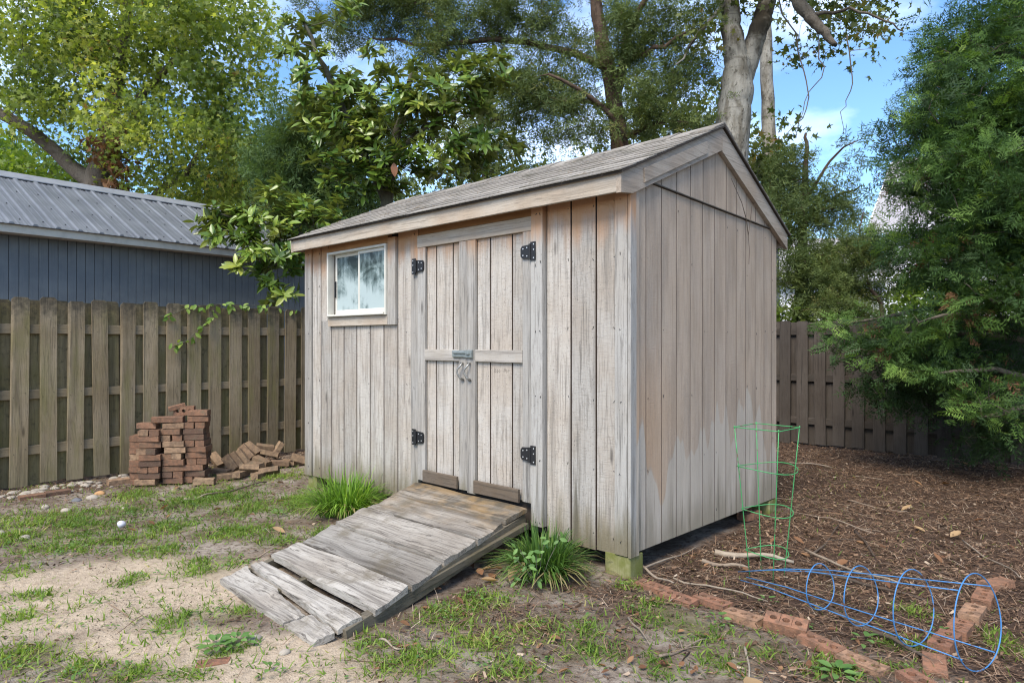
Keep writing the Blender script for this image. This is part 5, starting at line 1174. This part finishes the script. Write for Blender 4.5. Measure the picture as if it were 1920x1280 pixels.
# ------------------------------------------------------------------ tomato cages
gc = empty('plant_cage', tuple(gr(1438, 1082))); tag(gc, 'green wire plant cage standing beside the shed wall', 'plant cage', 'wire plant cages')
ga = R(-2)
def ringpts(c, r_, n=36, ax=(0, 0, 1), wob=0.0, square=0.0):
    ax = unit(np.array(ax, float)); x = unit(np.cross(ax, (0.3, 1, 0.1))); y = np.cross(ax, x); o = []
    for i in range(n):
        t = 2 * math.pi * i / n; rr = r_ * (1 - square * .5 * (1 - abs(math.cos(2 * t)))); o.append(np.array(c) + rr * (math.cos(t) * x + math.sin(t) * y) + ax * wob * math.sin(t * 2))
    return o
def rr_(z): return .10 + (z / .90) * .092
for k in range(4):
    t = ga + k * math.pi / 2; b = MB()
    b.tube([(rr_(z) * math.cos(t), rr_(z) * math.sin(t), z) for z in (-.03, .15, .4, .65, .905)], .0027, 6); b.build('leg', M['green_wire'], gc, True)
for z, sq in ((.155, 0), (.40, 0), (.655, 0)):
    b = MB(); b.tube(ringpts((0, 0, z), rr_(z) + .004, 40, wob=.012), .0028, 6, closed=True); b.build('ring', M['green_wire'], gc, True)
b = MB(); pts = [((rr_(.9) + .004) * math.cos(ga + k * math.pi / 2), (rr_(.9) + .004) * math.sin(ga + k * math.pi / 2), .895) for k in range(4)]
b.tube([np.array(pts[i]) * (1 - u) + np.array(pts[(i + 1) % 4]) * u for i in range(4) for u in np.linspace(0, .9, 6)], .0028, 6, closed=True); b.build('ring', M['green_wire'], gc, True)

p0 = gr(1832, 1255); big = np.array((p0[0], p0[1], .205)); b4 = gr(1537, 1144); sm = np.array((b4[0], b4[1], .125)); axd = unit(sm - big)
bc = empty('plant_cage', (big[0], big[1], 0)); tag(bc, 'blue wire plant cage lying on its side over the border bricks', 'plant cage', 'wire plant cages')
bo = np.array((big[0], big[1], 0)); L4 = np.linalg.norm(sm - big)
fr_ = [0, .36, .70, 1.0]; rads = [.195, .165, .138, .112]
def brp(f_, k, r_=None):
    c = big + (sm - big) * f_ ; x = unit(np.cross(axd, (0, 0, 1))); y = np.cross(axd, x); t = R(52) + k * math.pi / 2
    rr = np.interp(f_, fr_, rads) if r_ is None else r_; return c + rr * (math.cos(t) * x + math.sin(t) * y)
for f_, r_ in zip(fr_, rads):
    c = big + (sm - big) * f_; b = MB(); b.tube([q - bo for q in ringpts(c, r_ + .004, 44, axd, wob=.006)], .0029, 6, closed=True); b.build('ring', M['blue_wire'], bc, True)
for k in range(4):
    b = MB(); q = [brp(0, k), brp(.36, k), brp(.7, k), brp(1, k)]; tip = brp(1, k) + axd * .50; tip = tip + (sm + axd * .5 - tip) * .55; tip[2] = max(tip[2] - .05, .02); q += [(q[-1] * .5 + tip * .5) + (0, 0, .01), tip]
    b.tube([z - bo for z in q], .0028, 6); b.build('leg', M['blue_wire'], bc, True)

# ------------------------------------------------------------------ sticks
def stick(a, b_, r_, mat, label, bend=.02, z=.012, tw=None, group=None):
    p = gr(*a); q = gr(*b_); o = empty('stick', (p[0], p[1], 0)); bpy.data.objects.remove(o)
    m = MB(); n = 9; L = np.linalg.norm(q - p); pts = []
    side = unit(np.cross(q - p, (0, 0, 1))); ph = random.uniform(0, 6)
    for i in range(n):
        t = i / (n - 1); c = p + (q - p) * t + side * bend * L * math.sin(t * 4 + ph) * .5; c[2] = r_ * .7 + z + .010 * math.sin(t * 7 + ph) + float(gheight(c[0], c[1])); pts.append(c - np.array((p[0], p[1], 0)))
    m.tube(pts, [r_ * (1 - .5 * i / (n - 1)) * random.uniform(.9, 1.1) for i in range(n)], 7)
    for t, s_ in tw or []:
        i = int(t * (n - 1)); d = unit(pts[min(i + 1, n - 1)] - pts[i]); e = pts[i] + (d * .8 + side * s_) * L * .25 + np.array((0, 0, .015)); m.tube([pts[i], (pts[i] + e) / 2 + (0, 0, .008), e], [r_ * .5, r_ * .4, r_ * .2], 5)
    o = m.build('stick', M[mat], None, True, (p[0], p[1], 0)); tag(o, label, 'stick', group)
stick((1340, 1042), (1488, 1056), .020, 'stick_pale', 'thick pale bleached stick lying under the green cage')
stick((1316, 1060), (1405, 1072), .014, 'stick', 'short grey stick in front of the thick pale one', .01)
stick((1206, 1074), (1262, 1108), .009, 'stick', 'brown stick starting at the green shed post', .02, .03)
stick((1262, 1092), (1440, 1132), .006, 'stick_pale', 'long thin tan stick crossing above the border bricks', .02, .03)
stick((1455, 1058), (1740, 1125), .012, 'stick_dark', 'long dark stick running behind the rings of the blue cage', .03)
stick((1556, 1142), (1760, 1252), .013, 'stick_dark', 'dark branch lying parallel to the lower blue wires', .03)
stick((1512, 1044), (1582, 992), .008, 'stick_dark', 'dark forked stick pointing up the shaded bed', .08, .012, [(.5, 1)])
stick((1602, 1000), (1642, 1046), .012, 'stick_dark', 'short dark stick in the shaded bed behind the cages', .03)
stick((1510, 1046), (1690, 1108), .009, 'stick', 'straight brown stick slanting through the middle of the blue cage', .01, .04)
stick((345, 938), (402, 926), .010, 'stick_pale', 'pale stick end lying left of the brick heap front', .02)
stick((400, 927), (500, 908), .012, 'stick_dark', 'dark curved stick in the soil before the brick heap', .05, .01, [(.8, -1)])
stick((455, 1053), (512, 1036), .008, 'stick_pale', 'thin pale stick beside the left edge of the ramp', .01)
stick((712, 1204), (756, 1224), .006, 'stick_pale', 'short pale twig on soil right of the ramp foot', .01)
stick((1178, 1162), (1222, 1216), .006, 'stick_pale', 'pale straight twig in the foreground below the shed post', .01)
stick((1235, 1238), (1325, 1198), .007, 'stick', 'grey branching twig in the foreground grass', .03, .01, [(.5, 1), (.6, -1)])
stick((1398, 1215), (1405, 1275), .006, 'stick_pale', 'pale twig standing near the curled tan leaf in the foreground', .04)
stick((1200, 1075), (1310, 1032), .007, 'stick', 'thin stick slanting up from the post under the side wall', .02, .02)
stick((1590, 940), (1700, 962), .006, 'stick', 'thin stick far back in the shaded bed', .03)
stick((1480, 872), (1560, 880), .010, 'stick', 'pale stick lying near the right fence foot', .04)
stick((1820, 1020), (1900, 1090), .006, 'stick', 'curved twig at the right edge of the shaded bed', .12, .02)
stick((1640, 1000), (1480, 960), .006, 'stick', 'long thin stick crossing the dark mulch', .03, .02)
stick((1760, 900), (1690, 870), .008, 'stick_dark', 'dark stick under the cypress branches', .05, .01, [(.4, 1)])

# ------------------------------------------------------------------ fallen leaves
def curled(L, w, curl):
    v, f = oval_leaf(w, .30, curl); return v, f
fm_ = []
for q, (w, cu) in enumerate([(.5, .25), (.42, -.3), (.6, .15)]):
    for tn in (.3, .7, .95):
        me = scatter_mesh('fallen_leaf', *curled(1, w, cu), np.zeros((1, 3)), np.eye(3)[None], np.ones(1), [tn]); me.materials.append(M['lf_brown']); fm_.append(me)
tanm = leafmat('tan dry leaf', [(0, (0.33, 0.21, 0.11)), (1, (0.42, 0.29, 0.16))], .2, rough=.7, spec=.2)
mt_ = scatter_mesh('fallen_leaf', *curled(1, .55, .25), np.zeros((1, 3)), np.eye(3)[None], np.ones(1), [.5]); mt_.materials.append(tanm)
def fleaf(px, py, s, me, label, group=None, z=.012, yaw=None, tilt=.25):
    p = gr(px, py); o = bpy.data.objects.new('fallen_leaf', me); C.objects.link(o); o.location = (p[0], p[1], z + float(gheight(p[0], p[1]))); o.scale = (s, s, s)
    o.rotation_euler = (random.uniform(-tilt, tilt), random.uniform(-tilt, tilt), random.uniform(0, 6.28) if yaw is None else yaw); tag(o, label, 'leaf', group)
fleaf(1425, 1275, .14, mt_, 'large curled tan leaf at the bottom edge of the foreground', yaw=2.4)
fleaf(955, 1105, .17, mt_, 'long curled tan leaf beside the dark grass clump', yaw=-.6, z=.03)
fleaf(1782, 1012, .10, mt_, 'broad pale dry leaf in the dark mulch', yaw=-1.2, z=.03)
fleaf(1735, 1000, .08, mt_, 'orange brown curled leaf in the dark mulch beside the broad pale one', yaw=.6, z=.02)
fleaf(1690, 957, .10, mt_, 'long flat tan leaf far back in the shaded bed', yaw=-1.5)
fleaf(535, 1002, .10, mt_, 'flat tan leaf lying by the bright grass clump', yaw=1.5)
fleaf(935, 1135 - 40, .11, mt_, 'yellow tan leaf at the base of the dark grass clump', yaw=2)
for px, py in [(925, 1085), (940, 1078), (915, 1092), (905, 1088), (800, 1105), (815, 1112), (825, 1108), (900, 1078), (890, 1062)]:
    fleaf(px + random.uniform(-6, 6), py + random.uniform(-4, 4), random.uniform(.06, .11), random.choice(fm_), 'curled russet leaf on the bare soil between the ramp and the dark clump', 'russet leaves beside the ramp', .02)
tone = {0: 'dull dark brown', 1: 'brown', 2: 'light reddish brown'}
def sprinkle(n, x0, x1, y0, y1, s0, s1, where, group, ok=None):
    for i in range(n):
        for _ in range(30):
            px = random.uniform(x0, x1); py = random.uniform(y0, y1)
            if ok is None or ok(px, py): break
        q = random.randrange(9); fleaf(px, py, random.uniform(s0, s1), fm_[q], f'{tone[q % 3]} {["oval", "narrow", "broad"][q // 3]} fallen leaf {where}', group, tilt=.45)
sprinkle(16, 690, 960, 1130, 1275, .03, .06, 'on the soil right of the ramp foot', 'brown leaves scattered over the foreground')
sprinkle(18, 960, 1250, 1125, 1275, .03, .06, 'below the dark clump and the shed post', 'brown leaves scattered over the foreground')
sprinkle(16, 1250, 1660, 1150, 1275, .03, .055, 'on the near side of the border bricks', 'brown leaves scattered over the foreground', lambda x, y: y > 1150 + (x - 1250) * .3)
sprinkle(14, 1480, 1800, 1075, 1200, .03, .06, 'around the blue cage', 'brown leaves in the mulch bed')
sprinkle(16, 1250, 1500, 960, 1090, .03, .06, 'in the bed by the green cage', 'brown leaves in the mulch bed', lambda x, y: y > 1050 - (x - 1211) * .39)
sprinkle(20, 1500, 1910, 870, 1070, .04, .09, 'in the dark mulch under the evergreen', 'brown leaves in the mulch bed')
sprinkle(16, 150, 560, 905, 1000, .04, .08, 'on the lawn near the brick stack', 'brown leaves on the lawn by the stack')

# ------------------------------------------------------------------ grass, litter, crumbs
BL = ([(-.045, 0, 0), (.045, 0, 0), (-.035, .5, .12), (.035, .5, .12), (0, 1, -.02)], [(0, 1, 3, 2), (2, 3, 4)])
def inside_shed(x, y):
    lx, ly = sloc(x, y); sh = (lx > -3.72) & (lx < .03) & (ly > -.02) & (ly < 2.3); rp = (lx > -1.9) & (lx < -.55) & (ly > -1.72) & (ly < 0); return sh, rp
# lawn
n = 700000; gx = rng.uniform(-5.4, 3.6, n); gy = rng.uniform(2.2, 7.5, n)
d = grassdens(gx, gy); d = d ** 1.1 * sst(.25, .55, fbm(gx, gy, 7, 61)) * (.35 + .65 * sst(.35, .6, fbm(gx, gy, 25, 71)))
bg = .035 * sst(.45, .6, fbm(gx, gy, 1.5, 77)); sh, rp = inside_shed(gx, gy); lf = -(gx + 4.61) * math.sin(FD_) + (gy - 6.39) * math.cos(FD_)
zs_, zm_, zg_ = zones(gx, gy); bg = bg * (1 - sst(.5, .9, zm_)) + .002; k = (rng.random(n) < np.maximum(d * .8, bg)) & ~sh & ~rp & (lf < -.05); gx, gy = gx[k], gy[k]; n = len(gx)
dirn = unit(np.stack([rng.normal(0, 1, n), rng.normal(0, 1, n), rng.uniform(.15, 1.5, n)], 1)); nrm = unit(rng.normal(0, .4, (n, 3)) + np.array((0, 0, 1.0)))
sz = rng.uniform(.022, .066, n); tn = np.clip(fbm(gx, gy, 1.3, 81) * .9 + rng.normal(0, .2, n) - .05, 0, 1)
wide = np.stack([rng.uniform(.9, 1.6, n) * .06, sz, sz], 1)
me = scatter_mesh('grass', *BL, np.stack([gx, gy, gheight(gx, gy) - .002], 1), frames(dirn, nrm), wide, tn); me.materials.append(M['grass']); tag(link('grass', me), kind='stuff')
print('grass blades', n)
n = 160000; gx = rng.uniform(-5.4, 3.6, n); gy = rng.uniform(2.2, 7.5, n); d = np.maximum(grassdens(gx, gy), .25 * sst(.4, .6, fbm(gx, gy, 2, 78))); sh, rp = inside_shed(gx, gy); lf = -(gx + 4.61) * math.sin(FD_) + (gy - 6.39) * math.cos(FD_)
k = (rng.random(n) < d * .45) & ~sh & ~rp & (lf < -.05); gx, gy = gx[k], gy[k]; n = len(gx)
dirn = unit(np.stack([rng.normal(0, 1, n), rng.normal(0, 1, n), rng.uniform(0, .35, n)], 1)); sz = rng.uniform(.015, .045, n)
me = scatter_mesh('grass_thatch', *BL, np.stack([gx, gy, gheight(gx, gy)], 1), frames(dirn, unit(rng.normal(0, .4, (n, 3)) + np.array((0, 0, 1.0)))), np.stack([sz * .6, sz, sz], 1) * np.array((1, 1, 1)), np.clip(rng.normal(.75, .22, n), 0, 1)); me.materials.append(M['grass']); tag(link('grass_thatch', me), kind='stuff')
n = 9000; gx = rng.uniform(-5.2, 3.4, n); gy = rng.uniform(2.25, 6.6, n); d = np.maximum(grassdens(gx, gy) * .35, .10 * sst(.5, .65, fbm(gx, gy, 1.7, 88))); sh, rp = inside_shed(gx, gy); zs_, zm_, zg_ = zones(gx, gy); lx0, ly0 = sloc(gx, gy)
lf = -(gx + 4.61) * math.sin(FD_) + (gy - 6.39) * math.cos(FD_); k = (rng.random(n) < d) & ~sh & ~rp & (lf < -.1) & (ly0 < .1); gx, gy = gx[k], gy[k]; m5 = rng.integers(4, 8, len(gx)); gx = np.repeat(gx, m5); gy = np.repeat(gy, m5); n = len(gx)
aa = rng.uniform(0, 6.28, n); rr = rng.uniform(.002, .022, n); gx = gx + np.cos(aa) * rr; gy = gy + np.sin(aa) * rr
me = scatter_mesh('seedlings', *OVALW, np.stack([gx, gy, gheight(gx, gy) + rng.uniform(.006, .028, n)], 1), frames(unit(np.stack([np.cos(aa), np.sin(aa), rng.uniform(-.2, .5, n)], 1)), unit(rng.normal(0, .3, (n, 3)) + np.array((0, 0, 1.0)))), rng.uniform(.010, .026, n), rng.random(n)); me.materials.append(M['lf_weed']); tag(link('seedlings', me), kind='stuff')
# leaf litter and pine straw
LB = ([(-.3, 0, 0), (.3, .1, .05), (.22, .9, -.03), (-.25, 1, .12)], [(0, 1, 2), (0, 2, 3)])
n = 280000; lx_ = rng.uniform(-5.2, 7.5, n); ly_ = rng.uniform(2.2, 9.2, n); s_, m_, g_ = zones(lx_, ly_)
sh, rp = inside_shed(lx_, ly_); k = (rng.random(n) < np.clip(m_ * .42 + .06 * (1 - s_), 0, 1) * (.7 + .3 * (ly_ < 6.5))) & ~sh & ~rp; lx_, ly_, mm = lx_[k], ly_[k], m_[k]; n = len(lx_)
dirn = unit(np.stack([rng.normal(0, 1, n), rng.normal(0, 1, n), rng.normal(0, .22, n)], 1)); nrm = unit(rng.normal(0, .45, (n, 3)) + np.array((0, 0, 1.0)))
lt = rng.random(n) ** 1.4; L = rng.uniform(.010, .040, n); w_ = L * rng.uniform(.2, .8, n)
me = scatter_mesh('leaf_litter', *LB, np.stack([lx_, ly_, gheight(lx_, ly_) + rng.uniform(.001, .014, n)], 1), frames(dirn, nrm), np.stack([w_, L, L], 1), lt); me.materials.append(M['litter']); tag(link('leaf_litter', me), kind='stuff')
print('litter', n)
n = 150000; lx_ = rng.uniform(-5.0, 7.0, n); ly_ = rng.uniform(2.2, 8.5, n); s_, m_, g_ = zones(lx_, ly_); sh, rp = inside_shed(lx_, ly_)
k = (rng.random(n) < np.clip(m_ * .5 + .08 * (1 - s_) + .015, 0, 1)) & ~sh & ~rp; lx_, ly_ = lx_[k], ly_[k]; n = len(lx_)
ST = ([(-1, 0, 0), (1, 0, 0), (.8, .5, .08), (-.8, .5, .08), (0, 1, 0)], [(0, 1, 2, 3), (3, 2, 4)])
dirn = unit(np.stack([rng.normal(0, 1, n), rng.normal(0, 1, n), rng.normal(0, .08, n)], 1)); L = rng.uniform(.04, .16, n)
me = scatter_mesh('pine_straw', *ST, np.stack([lx_, ly_, gheight(lx_, ly_) + rng.uniform(.004, .018, n)], 1), frames(dirn, np.tile((0, 0, 1.0), (n, 1))), np.stack([rng.uniform(.0008, .0022, n), L, L], 1), np.clip(rng.random(n) * .6 + .4, 0, 1)); me.materials.append(M['litter']); tag(link('pine_straw', me), kind='stuff')
TW = []; TWF = []
for i, (xo, y, z) in enumerate([(0, 0, 0), (.05, .35, .03), (-.03, .7, .02), (.02, 1, .0)]):
    r0 = 1 - .2 * i; TW += [(xo * 12 + r0, y, z - .0), (xo * 12 - r0, y, z - .0), (xo * 12, y, z + .02)]
for i in range(3):
    for k in range(3): TWF.append((3 * i + k, 3 * i + (k + 1) % 3, 3 * i + 3 + (k + 1) % 3, 3 * i + 3 + k))
n = 9000; lx_ = rng.uniform(-3.5, 7.0, n); ly_ = rng.uniform(2.2, 8.5, n); s_, m_, g_ = zones(lx_, ly_); sh, rp = inside_shed(lx_, ly_); k = (rng.random(n) < np.clip(m_ * .45 + .03, 0, 1)) & ~sh & ~rp; lx_, ly_ = lx_[k], ly_[k]; n = len(lx_)
L = rng.uniform(.06, .34, n) ** 1.15; w_ = rng.uniform(.0012, .0042, n); dirn = unit(np.stack([rng.normal(0, 1, n), rng.normal(0, 1, n), rng.normal(0, .05, n)], 1))
me = scatter_mesh('fine_twigs', TW, TWF, np.stack([lx_, ly_, gheight(lx_, ly_) + rng.uniform(.004, .02, n)], 1), frames(dirn, np.tile((0, 0, 1.0), (n, 1))), np.stack([w_, L, L * .5], 1), np.where(rng.random(n) < .45, rng.uniform(0, .3, n), rng.uniform(.55, 1, n))); me.materials.append(M['litter']); tag(link('fine_twigs', me), kind='stuff')
# crumbs on the sand
OC = ([(1, 0, 0), (0, 1, 0), (-1, 0, 0), (0, -1, 0), (0, 0, .7)], [(0, 1, 4), (1, 2, 4), (2, 3, 4), (3, 0, 4)])
n = 60000; lx_ = rng.uniform(-4.5, 2.5, n); ly_ = rng.uniform(2.2, 6, n); sh, rp = inside_shed(lx_, ly_); k = (rng.random(n) < .45 * sst(.4, .65, fbm(lx_, ly_, 4, 91)) + .05) & ~sh & ~rp; lx_, ly_ = lx_[k], ly_[k]; n = len(lx_)
sz = rng.uniform(.0015, .006, n); me = scatter_mesh('soil_crumbs', *OC, np.stack([lx_, ly_, gheight(lx_, ly_)], 1), frames(unit(rng.normal(0, 1, (n, 3)) * (1, 1, .1)), np.tile((0, 0, 1.0), (n, 1))), sz, rng.random(n)); me.materials.append(M['crumb']); tag(link('soil_crumbs', me), kind='stuff')

# ------------------------------------------------------------------ grass clumps and weeds
def clump(p, rad, hgt, n, mat, label, flat=1.0):
    root = empty('grass_clump', (p[0], p[1], 0)); tag(root, label, 'plant')
    seg = 4; V = []; F = []; Tn = []
    for i in range(n):
        a = rng.uniform(0, 6.283); r0 = rad * .35 * math.sqrt(rng.random()); b0 = np.array((r0 * math.cos(a + rng.normal(0, .5)), r0 * math.sin(a + rng.normal(0, .5)), 0)); ln = rng.uniform(.6, 1.15); lean = rng.random() ** .7
        o = np.array((math.cos(a), math.sin(a), 0)); w = rng.uniform(.004, .008); s = np.array((-math.sin(a), math.cos(a), 0)); base = len(V); tv = min(1, rng.random() * .93 + (.45 if lean > .93 else (.2 if lean > .85 else 0)))
        for j in range(seg + 1):
            t = j / seg; r_ = rad * ln * lean * (t ** 1.3) * .95; z = hgt * ln * (1.2 * t - (.85 * lean + .15 * rng.random()) * t * t * 1.1); q = b0 + o * r_ + np.array((0, 0, max(z, .005))); ww = w * (1 - t * t * .9); V += [tuple(q - s * ww), tuple(q + s * ww)]; Tn += [tv, tv]
            if j: k_ = base + 2 * j; F.append((k_ - 2, k_ - 1, k_ + 1, k_))
    me = bpy.data.meshes.new('blades'); me.from_pydata(V, [], F); me.update(); at2 = me.attributes.new('tint', 'FLOAT', 'POINT'); at2.data.foreach_set('value', Tn); me.materials.append(M[mat]); o = link('blades', me, None, root); o['kind'] = 'stuff'
    return root
c1 = gr(642, 968); clump(c1 + (0, .1, 0), .48, .35, 760, 'clump', 'bright green arching grass clump against the shed left of the ramp')
c2 = gr(1022, 1092); rt = clump(c2 + (0, .08, 0), .34, .30, 850, 'clump_dark', 'dark green strap-leaf clump against the shed right of the ramp')
wb_ = []
for q in range(3):
    me = scatter_mesh('leaf', *OVALW, np.zeros((1, 3)), np.eye(3)[None], np.ones(1), [.2 + .35 * q]); me.materials.append(M['lf_weed']); wb_.append(me)
def weed(root, base, spots, size):
    for i, (px, py, D) in enumerate(spots):
        for k in range(3):
            p = at(px + random.uniform(-9, 9), py + random.uniform(-7, 7), D + random.uniform(-.03, .03)); d_ = unit(np.array((math.cos(k * 2.1 + i), -.3, math.sin(k * 2.1 + i) * .7))); nn = unit(np.array((.1, -.7, .8)) + rng.normal(0, .25, 3))
            leaf_obj(root, wb_[(i + k) % 3], p - base, frames(d_[None], nn[None])[0], size * random.uniform(.8, 1.2))
cw = empty('creeper_weed', (c2[0] - .05, c2[1] - .16, 0)); tag(cw, 'pale leafed weed climbing through the front of the dark clump', 'plant')
D2 = c2[1] - .17
spots = [(975, 1030, D2), (990, 1045, D2), (968, 1048, D2), (1000, 1060, D2), (985, 1066, D2), (1010, 1085, D2 - .02), (972, 1085, D2 - .02), (1020, 1015, D2 + .05), (1048, 1012, D2 + .05), (1005, 1040, D2)]
weed(cw, np.array((c2[0] - .05, c2[1] - .16, 0)), spots, .040)
b = MB()
for px, py, D in spots:
    e = at(px, py, D) - np.array((c2[0] - .05, c2[1] - .16, 0)); b.tube([(0, .03, 0), e * .5 + (0, .0, .03), e], .0018, 4)
b.build('stem', M['lf_weed'] if False else M['bark_green'], cw)
def rosette(px, py, n, size, label, mat='lf_weed'):
    p = gr(px, py); r_ = empty('weed', (p[0], p[1], 0)); tag(r_, label, 'plant'); z = float(gheight(p[0], p[1]))
    for i in range(n):
        a = i * 2.4; rr = .012 + .05 * (i / n) * size / .06; q = np.array((math.cos(a) * rr, math.sin(a) * rr * .9, z + .02 + .02 * (1 - i / n))); d_ = unit(np.array((math.cos(a), math.sin(a), .35 - .3 * i / n)))
        leaf_obj(r_, wb_[i % 3], q, frames(d_[None], unit(np.array((0, 0, 1.0)) + rng.normal(0, .2, 3))[None])[0], size * random.uniform(.7, 1.2))
rosette(405, 1212, 18, .055, 'low broadleaf weed on the sand left of the ramp foot'); rosette(445, 1206, 16, .05, 'second broadleaf weed nearest the ramp foot')
rosette(1620, 1205, 8, .05, 'small broadleaf weed beside the border brick row'); rosette(1345, 1162, 8, .035, 'tiny round-leaved weed below the border bricks'); rosette(1568, 1262, 14, .055, 'leafy weed at the bottom edge beside the seventh border brick')
rosette(1440, 1130, 7, .03, 'tiny seedling between the border bricks and the blue wires'); rosette(1763, 1190, 6, .04, 'tiny seedling growing out of a brick hole in the right-hand line'); rosette(520, 968, 14, .045, 'low weed in the lawn left of the bright clump'); rosette(505, 1285 - 20, 9, .04, 'small weed at the bottom edge on the sand')

# twigs and straw blown onto the roof
b = MB()
for i in range(60):
    x = random.uniform(WL, 0); s = random.random() ** 1.6; y = -.13 + s * 1.2; z = 2.392 + (y + .14) * .43 + .016; a = random.uniform(0, 6.28); L = random.uniform(.03, .10)
    p = swor(x, y, z); q = swor(x + L * math.cos(a), y + L * math.sin(a) * .6, z + L * math.sin(a) * .6 * .43 + .006); b.tube([p, (p + q) / 2 + (0, 0, .005), q], .0016, 4)
o = b.build('roof_twigs', M['stick_pale']); tag(o, kind='stuff')
print('tris', sum(len(o.data.loop_triangles) if o.type == 'MESH' and not o.data.calc_loop_triangles() else 0 for o in bpy.data.objects))
